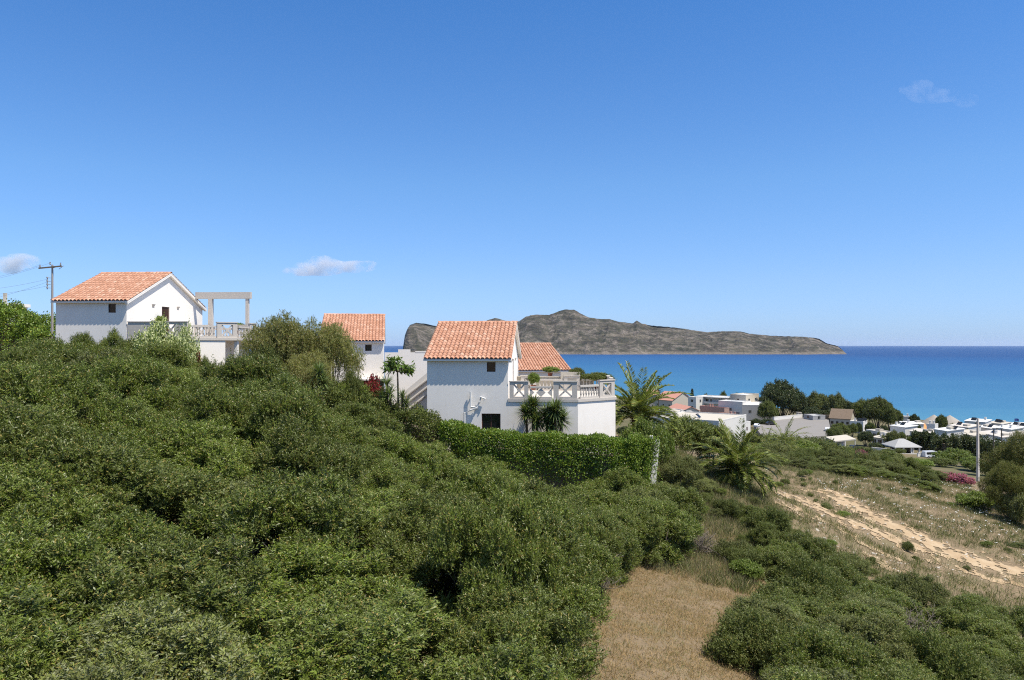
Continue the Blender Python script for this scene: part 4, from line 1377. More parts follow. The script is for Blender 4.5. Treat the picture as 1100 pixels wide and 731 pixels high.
potplant(573, 49.2, -3.28 + .45, 'limebush', .9, .8, 'light green potted plant on the terrace above the yuccas')
potplant(591, 57.5, -2.35, 'limebush', 1.5, .5, 'trailing green plant on the rear parapet below the low tiled roof')
potplant(619, 57, -3.0, 'smalltree', 1.3, 1.1, 'dark green round potted shrub at the end of the rear parapet')
potplant(640, 57, -3.25, 'smalltree', 2.6, 1.0, 'broad low shrub showing behind the chamfered terrace corner')
potplant(171, 56.8, 1.15, 'limebush', 1.2, .7, 'green potted plant under the brown shuttered door')
potplant(256, 62, .9, 'limebush', 1.3, .6, 'green potted plant under the pergola')

# ---- utility poles
def utility_pole(px, Z, ytop, label, arm=True):
    X = (px - CX) / F * Z; g = g1(X, Z); top = (HY - ytop) / F * Z - g
    e = empty('utility_pole', (X, Z, g), 0, label=label, cat='pole')
    mb = MB(); mb.tube([(0, 0, -1), (0, 0, top)], [.105, .07], 10); mb.build('pole', M['pole'], e)
    mb = MB(); mb.beam((-.95, -.12, top - .28), (.75, -.12, top - .12), .09, .10); mb.build('crossarm', M['wood'], e)
    for x, z in ((-.85, top - .2), (-.1, top), (.68, top - .05)):
        mb = MB(); mb.tube([(x, -.12, z - .05), (x, -.12, z + .05), (x, -.12, z + .12), (x, -.12, z + .18)], [.02, .055, .035, .055], 8); mb.build('insulator', M['grey'], e)
    mb = MB(); mb.beam((-.32, -.1, top - .95), (-.32, -.1, top - 1.85), .05, .05)
    for k in range(4):
        mb.beam((-.32, -.1, top - 1.0 - k * .25), (-.1, -.05, top - 1.0 - k * .25), .04, .04)
        mb.tube([(-.32, -.1, top - 1.02 - k * .25), (-.32, -.1, top - .92 - k * .25)], .06, 8)
    mb.build('cable_bracket', M['grey'], e)
    mb = MB(); mb.beam((0, -.12, top - .3), (.55, -.12, top - .12), .03, .03); mb.beam((.9, -.12, top - .1), (.55, -.12, top - .35), .03, .03)
    mb.build('brace', M['metal'], e)
    return X, g + top


ux, uz = utility_pole(56, 58, 284.5, 'weathered utility pole with crossarm beside the upper house')
for k, (dx, dz, ty) in enumerate([(-.85, -.05, 305), (-.1, .12, 309), (-.32, -1.1, 313), (-.32, -1.6, 318), (-.32, -1.3, 330)]):
    a = Vector((ux + dx, 57.9, uz + dz)); b = W(-60, ty, 75); pts = []
    for i in range(13):
        t = i / 12; p = a.lerp(b, t); p.z -= 1.2 * t * (1 - t)
        pts.append(p)
    mb = MB(); mb.tube(pts, .007, 5)
    mb.build('overhead_cable', M['grey'], label='thin overhead cable running off from the crossarm utility pole', cat='cable', group='cables on the crossarm pole')

X_ = (1050 - CX) / F * 108
e = empty('utility_pole', (X_, 108, g1(X_, 108)), .5, label='bare pale concrete pole standing in the scrub before the bungalows', cat='pole')
tp = (HY - 449.5) / F * 108 - g1(X_, 108)
mb = MB(); mb.add([(-.2, -.15, -1), (.2, -.15, -1), (.2, .15, -1), (-.2, .15, -1), (-.13, -.1, tp), (.13, -.1, tp), (.13, .1, tp), (-.13, .1, tp)], [(0, 3, 2, 1), (4, 5, 6, 7), (0, 1, 5, 4), (1, 2, 6, 5), (2, 3, 7, 6), (3, 0, 4, 7)])
mb.build('shaft', M['concrete'], e)
for px, yt, lb in ((1067, 461, 'thin dark wooden pole in front of the bungalows, next to the concrete pole'), (1075.5, 461, 'thin dark wooden pole in front of the bungalows, next to the pine')):
    X = (px - CX) / F * 190; g = g1(X, 190); tp = (HY - yt) / F * 190 - g
    e = empty('wooden_pole', (X, 190, g), 0, label=lb, cat='pole')
    mb = MB(); mb.tube([(0, 0, -1), (0, 0, tp)], [.16, .12], 8); mb.build('shaft', M['wood'], e)
    mb = MB(); mb.box(-.2, -.2, tp, .2, .2, tp + .25); mb.build('pole_cap', M['metal'], e)

plant('pine', 1108, 78, 466, 96, 'pine_tree', 'bushy yellow-green pine cut by the picture edge')
plant('pine', 1085, 72, 497, 60, 'pine_tree', 'lower yellow-green pine standing before the tall one')
plant('limebush', 1050, 76, 529, 44, 'bush', 'low bright green bush in the dry field under the pines', 'bush')
plant('shrub1', 1093, 70, 533, 40, 'bush', 'grey-green low bush at the field edge below the pines', 'bush')
plant('shrub0', 1090, 60, 586, 26, 'bush', 'dark isolated bush at the lower side of the dry field', 'bush')
plant('limebush', 905, 58, 549, 20, 'bush', 'small yellow-green bush on the sandy track', 'bush')
plant('shrub1', 887, 60, 541, 18, 'bush', 'small dry bush beside the yellow-green one on the track', 'bush')

# scrub belt beyond the field
rr = random.Random(5)
belt = [(832, 478), (845, 482), (858, 480), (872, 484), (886, 486), (900, 484), (912, 486), (925, 488), (938, 488), (950, 490), (962, 492), (976, 496), (990, 500), (1003, 506)]
for i, (px, yt) in enumerate(belt):
    for row, (Zr, dy) in enumerate(((98, -2), (91, 7), (84, 15))):
        k = rr.choice(['shrub0', 'shrub2', 'olive1', 'olive4', 'shrub1'])
        plant(k, px + rr.uniform(-4, 4), Zr + rr.uniform(-2, 2), yt + dy + rr.uniform(-3, 3), rr.uniform(24, 34), 'shrub', 'rounded grey-green shrub in the scrub belt along the far edge of the dry field', 'shrub', 'shrubs of the scrub belt')
for px, Z, yt, wp, lb in [(1018, 100, 508, 40, 'large mound of pink oleander at the edge of the dry field'), (925, 112, 484, 18, 'small pink oleander behind the scrub belt below the carport'), (1035, 99, 513, 24, 'low pink oleander clump at the foot of the larger mound')]:
    plant('pinkbush', px, Z, yt, wp, 'oleander_bush', lb, 'bush')
for i, (px, Z, yt, wp) in enumerate([(1025, 190, 483, 44), (1045, 170, 492, 30), (1010, 180, 492, 30), (985, 160, 493, 30), (860, 130, 474, 50), (880, 135, 473, 40), (900, 140, 478, 40), (925, 150, 480, 40), (950, 150, 484, 36), (835, 125, 474, 40), (810, 118, 478, 44), (1060, 150, 496, 30), (1080, 150, 492, 30)]):
    plant(rr.choice(['smalltree', 'shrub0', 'limebush']) if i != 0 else 'limebush', px, Z, yt, wp, 'shrub', 'green bush between the scrub belt and the village houses', 'shrub', 'bushes between scrub and village')

TRK = [[tuple(ground_pt(*q)[:2]) for q in l] for l in ([(903, 534), (918, 546), (950, 561), (985, 577), (1015, 592), (1050, 603), (1090, 612)], [(838, 529), (862, 538), (885, 552)], [(890, 556), (925, 568), (938, 580)])]

# low scattered bushes of the slope right of the hedge
for i in range(120):
    px = rr.uniform(705, 1100); py = rr.uniform(505, 625)
    if px < 780 and py > 560: continue
    if 840 < px < 1100 and 530 < py < 625 and rr.random() < .45: continue
    p = ground_pt(px, py)
    if min(poly_dist(np.array([p.x]), np.array([p.y]), l)[0][0] for l in TRK) < 2.2: continue
    k = rr.choice(['shrub0', 'shrub1', 'shrub1', 'shrub2', 'limebush'])
    s_ = rr.uniform(.25, .8) if px > 800 else rr.uniform(.7, 1.5)
    e = empty('low_bush', p, rr.uniform(0, 6.28), label='low dry bush dotted about the open grassy slope', cat='bush', group='low bushes of the open slope')
    P = PROTO[k]
    for nm in ('crown', 'trunk'): new_obj(nm, P[nm], e, scale=(s_ * 1.2 / P['w'] * 1.3, s_ * 1.2 / P['w'] * 1.3, s_ * rr.uniform(.5, .9) / P['h']))


rb_ = random.Random(77)
for i in range(58):
    px = rb_.uniform(700, 815); py = rb_.uniform(512, 592)
    if px > 790 and py < 540: continue
    if px < 790 and py > 562: continue
    if rb_.random() < .3: continue
    p = ground_pt(px, py); k = rb_.choice(['olive4', 'shrub1', 'olive0', 'shrub1', 'shrub2']); P = PROTO[k]; s_ = rb_.uniform(.5, 1.15)
    if 700 < px < 762 and 500 < py < 548: continue
    e = empty('bank_shrub', p, rb_.uniform(0, 6.28), label='loose grey-green shrub on the grassy bank between the hedge and the clearing', cat='bush', group='shrubs of the grassy bank')
    for nm in ('crown', 'trunk'): new_obj(nm, P[nm], e, scale=(s_ / P['w'], s_ / P['w'], s_ * rb_.uniform(.4, .65) / P['h']))

# ---- grass, weeds, flowers, stones
def blades(name, n, region, L, Wd, mat, label, seed, lean=.5, tuft=1, flowers=None, up=1.0, cond=None, spread=.1):
    """grass blades over ground seen inside a polygon of photo pixels"""
    rs = np.random.RandomState(seed)
    pl = [tuple(ground_pt(*q)[:2]) for q in region]
    xs = [p[0] for p in pl]; ys = [p[1] for p in pl]
    m = int(n / tuft * 2.2)
    X = rs.uniform(min(xs), max(xs), m); Y = rs.uniform(min(ys), max(ys), m)
    ins = np.zeros(m, bool)
    for (x0, y0), (x1, y1) in zip(pl, pl[1:] + pl[:1]):
        c = ((y0 > Y) != (y1 > Y)) & (X < (x1 - x0) * (Y - y0) / (y1 - y0 + 1e-12) + x0)
        ins ^= c
    if cond is not None: ins &= cond(X, Y, rs)
    X = X[ins]; Y = Y[ins]
    g = gz(X, Y)
    X = np.repeat(X, tuft); Y = np.repeat(Y, tuft); g = np.repeat(g, tuft); k = len(X)
    sz = np.repeat(.6 + .8 * rs.rand(k // tuft), tuft)
    P = np.column_stack([X + rs.normal(size=k) * spread, Y + rs.normal(size=k) * spread, g - .01])
    D = unit(rs.normal(size=(k, 3)) * lean + np.array([0, 0, up])); D[:, 2] = np.abs(D[:, 2]) + .03
    V = leaf_quads(P, D, L * sz * (.6 + .8 * rs.rand(k)), Wd, np.broadcast_to([0, -.5, 1.0], P.shape), rs, .9)
    A = rs.rand(k)
    return new_obj(name, np_mesh(name, V, np.arange(4 * k).reshape(k, 4), mat, A), kind='stuff', label=label)




def off_track(X, Y, rs):
    d = np.full_like(X, 9.0)
    for l in TRK: d = np.minimum(d, poly_dist(X, Y, l)[0])
    dens = snoise(X, Y, .7, 21) * .5 + .5
    return (d > 1.0 + rs.rand(len(X)) * 1.8) & (rs.rand(len(X)) < np.clip(dens + .3, .12, 1))


blades('dry_grass', 130000, [(540, 800), (560, 731), (600, 640), (640, 590), (760, 565), (830, 590), (860, 700), (840, 800)], .16, .011, M['drygrass'], 'straw coloured dry grass lying flat in the clearing', 31, 1.3, 3, up=.5, cond=lambda X, Y, rs: rs.rand(len(X)) < np.clip(.6 + .3 * snoise(X, Y, 1.7, 51) + .5 * snoise(X, Y, 7, 52), .06, 1))
blades('dry_grass', 60000, [(680, 610), (690, 520), (715, 495), (760, 500), (850, 560), (850, 600), (800, 640)], .34, .016, M['dryweed'], 'tall dry grass on the bank below the wide palm', 32, .35, 8, spread=.07)
blades('dry_weeds', 230000, [(800, 600), (800, 505), (830, 498), (960, 500), (1010, 515), (1110, 545), (1110, 690), (960, 640), (840, 600)], .30, .020, M['dryweed'], 'grey-brown dry weeds covering the field round the sandy track', 33, .55, 9, cond=off_track, spread=.14)
def patchy(X, Y, rs):
    dd = snoise(X, Y, .55, 41) + .5 * snoise(X, Y, 1.7, 43)
    return off_track(X, Y, rs) & (dd > .0)


blades('green_weeds', 260000, [(800, 600), (800, 505), (830, 498), (960, 500), (1010, 515), (1110, 545), (1110, 690), (960, 640), (840, 600)], .34, .03, mat_leaf('green_weed_leaves', (.13, .15, .05), (.15, .165, .07), .25, .7, .4, (.3, .24, .12), .2, .1), 'patches of grey-green weeds growing through the dry field', 35, .7, 12, cond=patchy, spread=.16)
blades('green_weeds', 30000, [(680, 610), (690, 520), (715, 495), (760, 500), (850, 560), (850, 600), (800, 640)], .3, .03, bpy.data.materials['green_weed_leaves'], 'patches of green weeds on the bank below the wide palm', 36, .6, 12, cond=lambda X, Y, rs: snoise(X, Y, .8, 44) > .1, spread=.16)
blades('wildflowers', 1500, [(870, 520), (1010, 515), (1110, 540), (1110, 600), (1000, 570), (880, 530)], .07, .07, mat_plain('white_petals', (.75, .75, .68), .7), 'scattered tiny white umbels over the dry field', 34, 1.5, 3, spread=.05)
bpy.data.objects['wildflowers'].location.z = .34


def stones(name, n, region, smin, smax, mat, label, seed):
    rs = np.random.RandomState(seed)
    ico = bpy.data.meshes.new('tmp')
    import bmesh
    bm = bmesh.new(); bmesh.ops.create_icosphere(bm, subdivisions=1, radius=1)
    bv = np.array([v.co[:] for v in bm.verts]); bf = np.array([[v.index for v in f.verts] for f in bm.faces]); bm.free(); bpy.data.meshes.remove(ico)
    V = []; Q = []
    for i in range(n):
        a = region[rs.randint(len(region) - 1)]; 
        px = rs.uniform(min(r[0] for r in region), max(r[0] for r in region)); py = rs.uniform(min(r[1] for r in region), max(r[1] for r in region))
        p = ground_pt(px, py); s = smin * (smax / smin) ** (rs.rand() ** 2.0)
        v = bv * (1 + rs.uniform(-.28, .28, size=(len(bv), 1))) * s * np.array([1, 1, .55]) + np.array(p)
        Q.append(bf + len(V) * len(bv)); V.append(v)
    return new_obj(name, np_mesh(name, np.vstack(V), np.vstack(Q), mat), kind='stuff', label=label)


stones('loose_stones', 420, [(600, 600), (790, 731)], .012, .06, M['ground'], 'small pale stones strewn over the clearing', 3)
stones('loose_stones', 700, [(830, 530), (1100, 625)], .03, .14, M['cream'], 'pale stones strewn along the sandy track', 4)

# dead branches at the top of the clearing
for i, (a, b, r, lb) in enumerate([((745, 588), (790, 612), .07, 'thick grey dead branch lying at the top of the clearing'), ((752, 596), (782, 606), .045, 'thin grey dead branch crossing the thick one at the top of the clearing')]):
    p, q = ground_pt(*a), ground_pt(*b); p.z += .15; q.z += .2
    mb = MB()
    mb.tube([p, p.lerp(q, .4) + Vector((0, .1, .12)), q], [r, r * .8, r * .4], 7)
    rs = random.Random(i)
    for k in range(9):
        s0 = p.lerp(q, rs.uniform(.2, .95)); t0 = s0 + Vector((rs.uniform(-.5, .8), rs.uniform(-.4, .4), rs.uniform(.05, .5)))
        mb.tube([s0, s0.lerp(t0, .5) + Vector((0, 0, .05)), t0], [r * .35, r * .22, r * .06], 5)
    mb.build('dead_branch', M['twig'], label=lb, cat='branch')

# ------------------------------------------------------------------ village by the shore
M['lotgrey'] = mat_plain('dusty_asphalt', (.235, .215, .195), .95, .1, .25)
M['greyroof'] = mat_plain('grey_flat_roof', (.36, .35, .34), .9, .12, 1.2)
M['pinkwall'] = mat_plain('pinkish_plaster', (.42, .27, .22), .9, .15, 2)


def block(p0, p1, depth, ytop, z0, name, label, floors=1, bays=4, side_bays=2, mat='stucco_far', rim=True, roofmat='cream', win=(1.5, 1.3), cat='building', group=None, mono=0.0, balcony=False, door=True):
    """flat or mono-pitch building whose front runs between two (column, distance) points; ytop is the roof row at p0"""
    a = Vector(((p0[0] - CX) / F * p0[1], p0[1], 0)); b = Vector(((p1[0] - CX) / F * p1[1], p1[1], 0))
    w = (b - a).length; rz = math.atan2(b.y - a.y, b.x - a.x)
    g = min(g1(a.x, a.y), g1(b.x, b.y)) if z0 is None else z0
    H = (HY - ytop) / F * p0[1] - g
    e = empty(name, (a.x, a.y, g), rz, label=label, cat=cat, group=group)
    mb = MB()
    top = H - (.25 if rim else 0)
    vs = [(0, 0, -3), (w, 0, -3), (w, depth, -3), (0, depth, -3), (0, 0, top), (w, 0, top), (w, depth, top + mono), (0, depth, top + mono)]
    fs = [(0, 3, 2, 1), (0, 1, 5, 4), (1, 2, 6, 5), (2, 3, 7, 6), (3, 0, 4, 7)]
    mb.add(vs, fs); mb.build('wall', M[mat], e)
    mb = MB()
    if mono:
        mb.add([(-.25, -.25, top + .003), (w + .25, -.25, top + .003), (w + .25, depth + .25, top + mono + .003), (-.25, depth + .25, top + mono + .003),
                (-.25, -.25, top + .2), (w + .25, -.25, top + .2), (w + .25, depth + .25, top + mono + .2), (-.25, depth + .25, top + mono + .2)],
               [(0, 3, 2, 1), (4, 5, 6, 7), (0, 1, 5, 4), (1, 2, 6, 5), (2, 3, 7, 6), (3, 0, 4, 7)])
    else:
        mb.add([(0, 0, top), (w, 0, top), (w, depth, top), (0, depth, top)], [(0, 1, 2, 3)])
    rf = mb.build('roof', M[roofmat], e)
    if name in ('bungalow', 'flat_building'):
        rq = random.Random(int(p0[0] * 3 + p0[1]))
        for i in range(rq.choice([1, 2, 2, 3])):
            x = rq.uniform(.12, .8) * w; y = rq.uniform(.2, .6) * depth; zt = top + mono * y / depth; q = rq.random()
            m = MB()
            if q < .4: m.box(x, y, zt + .01, x + .6, y + .6, zt + 1.3); m.box(x - .08, y - .08, zt + 1.3, x + .68, y + .68, zt + 1.42); m.build('chimney', M[mat], rf)
            elif q < .7:
                m.add([(x, y, zt + .2), (x + 1.9, y, zt + .2), (x + 1.9, y + .9, zt + 1.0), (x, y + .9, zt + 1.0), (x, y + .05, zt + .12), (x + 1.9, y + .05, zt + .12), (x + 1.9, y + .95, zt + .92), (x, y + .95, zt + .92)], [(0, 1, 2, 3), (7, 6, 5, 4), (0, 4, 5, 1), (1, 5, 6, 2), (2, 6, 7, 3), (3, 7, 4, 0)])
                m.tube([(x + .1, y + 1.05, zt + 1.15), (x + 1.8, y + 1.05, zt + 1.15)], .22, 8)
                m.build('solar_heater', M['glass'], rf)
            else: m.box(x, y, zt + .01, x + 1.8, y + 1.6, zt + .9); m.build('roof_hatch', M['cream'], rf)
    if rim and not mono:
        mb = MB(); t = .22
        mb.box(-.03, -.03, top + .003, w + .03, t, H + .1); mb.box(-.03, depth - t, top + .003, w + .03, depth + .03, H + .1)
        mb.box(-.03, t, top + .003, t, depth - t, H + .1); mb.box(w - t, t, top + .003, w + .03, depth - t, H + .1)
        mb.build('parapet', M[mat], rf)
    fh = (H) / max(floors, 1)
    rs = random.Random(int(p0[0] * 7 + p0[1]))
    def window(axis, c, zc, ww, wh, isdoor=False):
        m = MB()
        def bx(u0, v0, z0_, u1, v1, z1_, mi):
            if axis == 'f': m.box(u0, -v1, z0_, u1, -v0, z1_, mi)
            elif axis == 'r': m.box(w + v0, u0, z0_, w + v1, u1, z1_, mi)
            else: m.box(-v1, u0, z0_, -v0, u1, z1_, mi)
        bx(c - ww / 2, .004, zc - wh / 2, c + ww / 2, .03, zc + wh / 2, 0)
        bx(c - ww / 2 - .08, .004, zc - wh / 2 - .1, c + ww / 2 + .08, .08, zc - wh / 2 - .004, 1)
        bx(c - .03, .034, zc - wh / 2, c + .03, .05, zc + wh / 2, 1)
        m.build('door' if isdoor else 'window', [M['glass'] if not isdoor else M['shutter'], M['white']], e)
    for fl in range(floors):
        zc = fl * fh + min(fh * .52, 1.5)
        wh = min(win[1], fh * .6)
        for i in range(bays):
            if rs.random() < .12: continue
            window('f', w * (i + .5) / bays, zc, min(win[0], w / bays * .6), wh, door and fl == 0 and i == bays // 2)
        for i in range(side_bays):
            window('r', depth * (i + .5) / side_bays, zc, min(win[0] * .8, depth / side_bays * .5), wh)
            if i == 0: window('l', depth * .5, zc, min(win[0] * .8, depth * .4), wh)
        if balcony:
            m = MB(); m.box(.1, -1.6, fl * fh - .1, w - .1, -.0041, fl * fh + .08); m.box(.1, -1.6, fl * fh + .08, w - .1, -1.48, fl * fh + 1.0)
            n = max(2, bays // 2)
            for i in range(n + 1):
                x = .1 + (w - .45) * i / n; m.box(x, -1.6, fl * fh + 1.0, x + .25, -1.35, (fl + 1) * fh - .1)
            m.build('balcony', M[mat], e)
    if balcony:
        m = MB(); m.box(-.1, -1.8, H - .35, w + .1, -.035, H - .1); m.build('canopy_slab', M[mat], e)
    return e


# hotel complex
block((748, 402), (786, 388), 10, 425.5, -36.6, 'hotel', 'long white three storey hotel with dark balconies near the sea', 3, 8, 2, balcony=True, roofmat='white', cat='hotel')
block((739, 398), (747.5, 394), 14, 426.5, -36.6, 'hotel', 'white windowed end block of the balconied hotel', 3, 1, 2, roofmat='white', cat='hotel')
block((786, 378), (797, 352), 14, 431, -36, 'hotel', 'shuttered hotel wing, its shade put in as grey wall colour, stepping towards the parking yard', 2, 5, 2, mat='greyroof', roofmat='white', cat='hotel')  # grey wall material stands in for shade on this side of the white hotel
block((797.5, 352), (806.5, 358), 12, 432, -35.9, 'hotel', 'bright white end wall of the hotel above the parking yard', 2, 1, 1, roofmat='white', cat='hotel')
block((801, 370), (815, 380), 8, 424.5, -36, 'hotel', 'small rooftop block at the corner of the hotel beside the big tree', 3, 2, 1, mat='cream', roofmat='white', cat='hotel')
block((752, 366), (778, 352), 3, 436, -35.5, 'bungalow', 'pink-brown low range in the hotel courtyard', 1, 6, 1, mat='pinkwall', roofmat='terracotta', cat='building')
block((768, 330), (790, 318), 5, 444, -34.5, 'bungalow', 'terracotta flat roofed range between hotel and flat building', 1, 4, 1, mat='pinkwall', roofmat='terracotta', cat='building')
block((772, 240), (801.5, 262), 22, 452.5, -31.5, 'flat_building', 'large flat roofed building with a blank bright white end wall', 1, 0, 0, cat='building', door=False)
block((728, 300), (771, 262), 8, 444.5, -33, 'flat_building', 'long low building with pale flat roof and grey parapet behind the olive trees', 1, 8, 1, mat='greyroof', cat='building')
block((789, 292), (806, 300), 5, 455, -33.5, 'bungalow', 'little white annexe with orange doorway beside the blank white wall', 1, 2, 1, cat='building')

# red roofed houses on the left of the village
def gabled(p0, p1, depth, yeave, rise, z0, label, roofmat='redroof', mat='cream', bays=3, name='house', over=.4):
    a = Vector(((p0[0] - CX) / F * p0[1], p0[1], 0)); b = Vector(((p1[0] - CX) / F * p1[1], p1[1], 0))
    w = (b - a).length; rz = math.atan2(b.y - a.y, b.x - a.x); H = (HY - yeave) / F * p0[1] - z0
    e = empty(name, (a.x, a.y, z0), rz, label=label, cat='house')
    mb = MB(); d = depth
    mb.add([(0, 0, -2), (w, 0, -2), (w, d, -2), (0, d, -2), (0, 0, H), (w, 0, H), (w, d, H), (0, d, H), (0, d / 2, H + rise), (w, d / 2, H + rise)],
           [(0, 1, 5, 4), (2, 3, 7, 6), (1, 2, 6, 9, 5), (3, 0, 4, 8, 7)])
    mb.build('wall', M[mat], e)
    mb = MB(); k = rise / (d / 2)
    for s in (-1, 1):
        y0 = -over if s < 0 else d + over
        z = H - over * k + .03
        mb.add([(-over, y0, z), (w + over, y0, z), (w + over, d / 2, H + rise + .03), (-over, d / 2, H + rise + .03), (-over, y0, z + .18), (w + over, y0, z + .18), (w + over, d / 2, H + rise + .21), (-over, d / 2, H + rise + .21)],
               [(0, 3, 2, 1), (4, 5, 6, 7), (0, 1, 5, 4), (1, 2, 6, 5), (3, 0, 4, 7)])
    mb.build('roof', M[roofmat], e)
    for i in range(bays):
        c = w * (i + .5) / bays; mb = MB(); mb.box(c - .5, -.03, H * .45, c + .5, -.004, H * .45 + 1.2); mb.box(c - .58, -.07, H * .45 - .1, c + .58, -.004, H * .45 - .004, 1)
        mb.build('window', [M['glass'], M['white']], e)
    return e


gabled((703, 440), (722, 428), 16, 429, 4.2, -37, 'large house with a faded red pitched roof behind the palm fronds')
gabled((726, 436), (738, 438), 9, 429.5, 1.8, -37, 'blue-grey two storey house beside the faded red roof', mat='greyroof', roofmat='cream', bays=2)
gabled((694, 452), (706, 450), 10, 424, 2.5, -37, 'cream gabled house half hidden by the palm fronds', bays=2)
gabled((718, 372), (733, 352), 8, 438, 1.8, -36.2, 'lower red roofed house just behind the white flat roofed range', bays=2)
block((705, 350), (722, 338), 10, 440, -36, 'flat_building', 'small white flat roofed block seen through the palm fronds', 2, 3, 1)
block((716, 300), (735, 285), 8, 443, -34.5, 'flat_building', 'white block with a pergola roof behind the green bushes', 1, 3, 1)
block((707, 262), (719, 255), 8, 449, -34, 'flat_building', 'very small white block between bushes below the palm', 1, 2, 1)

# parking yard with hut, low wall, carport, vehicles
def yard(name, pts, mat, label, lift=.25):
    P = [ground_pt(*q) for q in pts]; c = sum((p for p in P), Vector()) / len(P); zz = max(p.z for p in P) + lift
    mb = MB(); vs = [(p.x, p.y, zz) for p in P] + [(p.x, p.y, zz - 4) for p in P]; n = len(P)
    mb.add(vs, [tuple(range(n))] + [(i, n + i, n + (i + 1) % n, (i + 1) % n) for i in range(n)])
    mb.build(name, M[mat], kind='structure', label=label); return zz


zy = yard('parking_yard', [(822, 474), (893, 473), (889, 455), (862, 453), (832, 458), (810, 462)], 'lotgrey', 'grey dusty parking yard beyond the palms')


def low_wall(p, q, h, t, label, name='low_wall', mat='stucco_far', z=None):
    a = Vector(((p[0] - CX) / F * p[1], p[1], 0)); b = Vector(((q[0] - CX) / F * q[1], q[1], 0))
    za = g1(a.x, a.y) if z is None else z; zb = g1(b.x, b.y) if z is None else z
    a.z = za + h / 2 - .5; b.z = zb + h / 2 - .5
    mb = MB(); c = (a + b) / 2; mb.beam(a - c, b - c, t, h + 1)
    mb.beam(a - c + Vector((0, 0, h / 2 + .56)), b - c + Vector((0, 0, h / 2 + .56)), t + .1, .1)
    mb.build(name, M[mat], loc=c, label=label, cat='wall')


low_wall((831, 338), (863, 352), 1.3, .5, 'low white wall along the back of the parking yard', z=zy)
low_wall((845, 372), (862, 372), 1.5, .6, 'low cream wall under the big trees by the shore', z=-36.4)
block((863, 345), (873, 338), 6, 445.2, zy, 'hut', 'small white hut at the back of the parking yard', 1, 1, 1, roofmat='white', mat='greyroof', cat='hut')
block((857.5, 352), (861, 352), 3, 443.5, zy, 'hut', 'tiny cream kiosk next to the small white hut', 1, 1, 0, mat='cream', cat='hut')


def car(px, Z, rz, mat, label, z=None, van=False, L=4.3):
    X = (px - CX) / F * Z; g = (g1(X, Z) if z is None else z) + .02
    e = empty('parked_van' if van else 'parked_car', (X, Z, g), rz, label=label, cat='van' if van else 'car')
    h1, h2 = (.95, 1.95) if van else (.78, 1.42); w = .85 if not van else .92
    if van: prof = [(-L / 2, .35), (L / 2, .35), (L / 2, .95), (L / 2 - .45, 1.1), (L / 2 - 1.1, h2 - .1), (L / 2 - 1.5, h2), (-L / 2 + .1, h2), (-L / 2, h2 - .15)]
    else: prof = [(-L / 2, .3), (L / 2, .3), (L / 2, .62), (L / 2 - .2, .75), (L / 2 - 1.15, .86), (L / 2 - 1.75, h2 - .06), (L / 2 - 2.2, h2), (-L / 2 + .9, h2), (-L / 2 + .25, .92), (-L / 2, .85)]
    n = len(prof)
    mb = MB()
    vs = [(x, -w * (1 if z < .9 else .86), z) for x, z in prof] + [(x, w * (1 if z < .9 else .86), z) for x, z in prof]
    mb.add(vs, [tuple(range(n)), tuple(range(2 * n - 1, n - 1, -1))] + [(i, n + i, n + (i + 1) % n, (i + 1) % n) for i in range(n)])
    mb.build('body', M[mat], e)
    mb = MB()
    zz0, zz1 = (1.05, h2 - .25) if van else (.92, h2 - .12)
    for s in (-1, 1):
        y = s * (w * .93 if van else w * .935)
        a, b = (L / 2 - 1.25, -L / 2 + .4) if van else (L / 2 - 1.5, -L / 2 + .55)
        y0_, y1_ = (y, y + s * .02)
        mb.box(b, min(y0_, y1_), zz0, a - .25, max(y0_, y1_), zz1)
    mb.build('window', M['glass'], e)
    for sx in (-1, 1):
        for s in (-1, 1):
            m = MB(); cx = sx * L * .31
            m.tube([(cx, s * (w - .12), .32), (cx, s * (w + .03), .32)], .32, 14)
            wl = m.build('wheel', M['rubber'], e)
            m = MB(); m.tube([(cx, s * (w + .031), .32), (cx, s * (w + .045), .32)], .18, 10); m.build('rim', M['metal'], wl)
    for s in (-1, 1):
        m = MB(); m.box(L / 2 + .002, s * .6 - .14, .52, L / 2 + .03, s * .6 + .14, .64); m.build('headlight', M['white'], e)
    return e


# carport
Xc = (889.5 - CX) / F * 252
e = empty('carport', (Xc, 250, -33.3), .12, label='open carport with a pale flat roof below the taverna', cat='carport')
mb = MB(); mb.add([(0, -2.5, 2.4), (7.2, -2.5, 3.0), (7.2, 3.5, 3.7), (0, 3.5, 3.1), (0, -2.5, 2.75), (7.2, -2.5, 3.35), (7.2, 3.5, 4.05), (0, 3.5, 3.45)], [(0, 3, 2, 1), (4, 5, 6, 7), (0, 1, 5, 4), (1, 2, 6, 5), (2, 3, 7, 6), (3, 0, 4, 7)])
mb.build('roof', M['cream'], e)
for x in (.2, 3.5, 6.9):
    for y in (-2.3, 3.3):
        mb = MB(); mb.box(x - .1, y - .1, -2, x + .1, y + .1, 2.38 + .08 * x + (.6 if y > 0 else 0)); mb.build('post', M['stucco_far'], e)
mb = MB(); mb.box(.35, 3.35, -2, 6.75, 3.5, 2.9); mb.build('back_wall', M['grey'], e)
P = [ground_pt(*q) for q in [(893, 486), (928, 491), (926, 482), (908, 479)]]
mb = MB(); mb.add([(p.x, p.y, p.z + .06) for p in P], [(0, 1, 2, 3)]); mb.build('forecourt', M['pave'], kind='structure', label='pale paved forecourt of the carport')
zf = g1((916 - CX) / F * 246, 246) + .05
car(896, 250, 1.3, 'carblack', 'dark car parked under the near end of the carport', z=-33.2)
car(903, 251, 1.3, 'carwhite', 'white car parked under the carport between two dark places', z=-33.2)
car(916, 246, .9, 'carblack', 'dark car parked in the open beside the carport', z=zf)
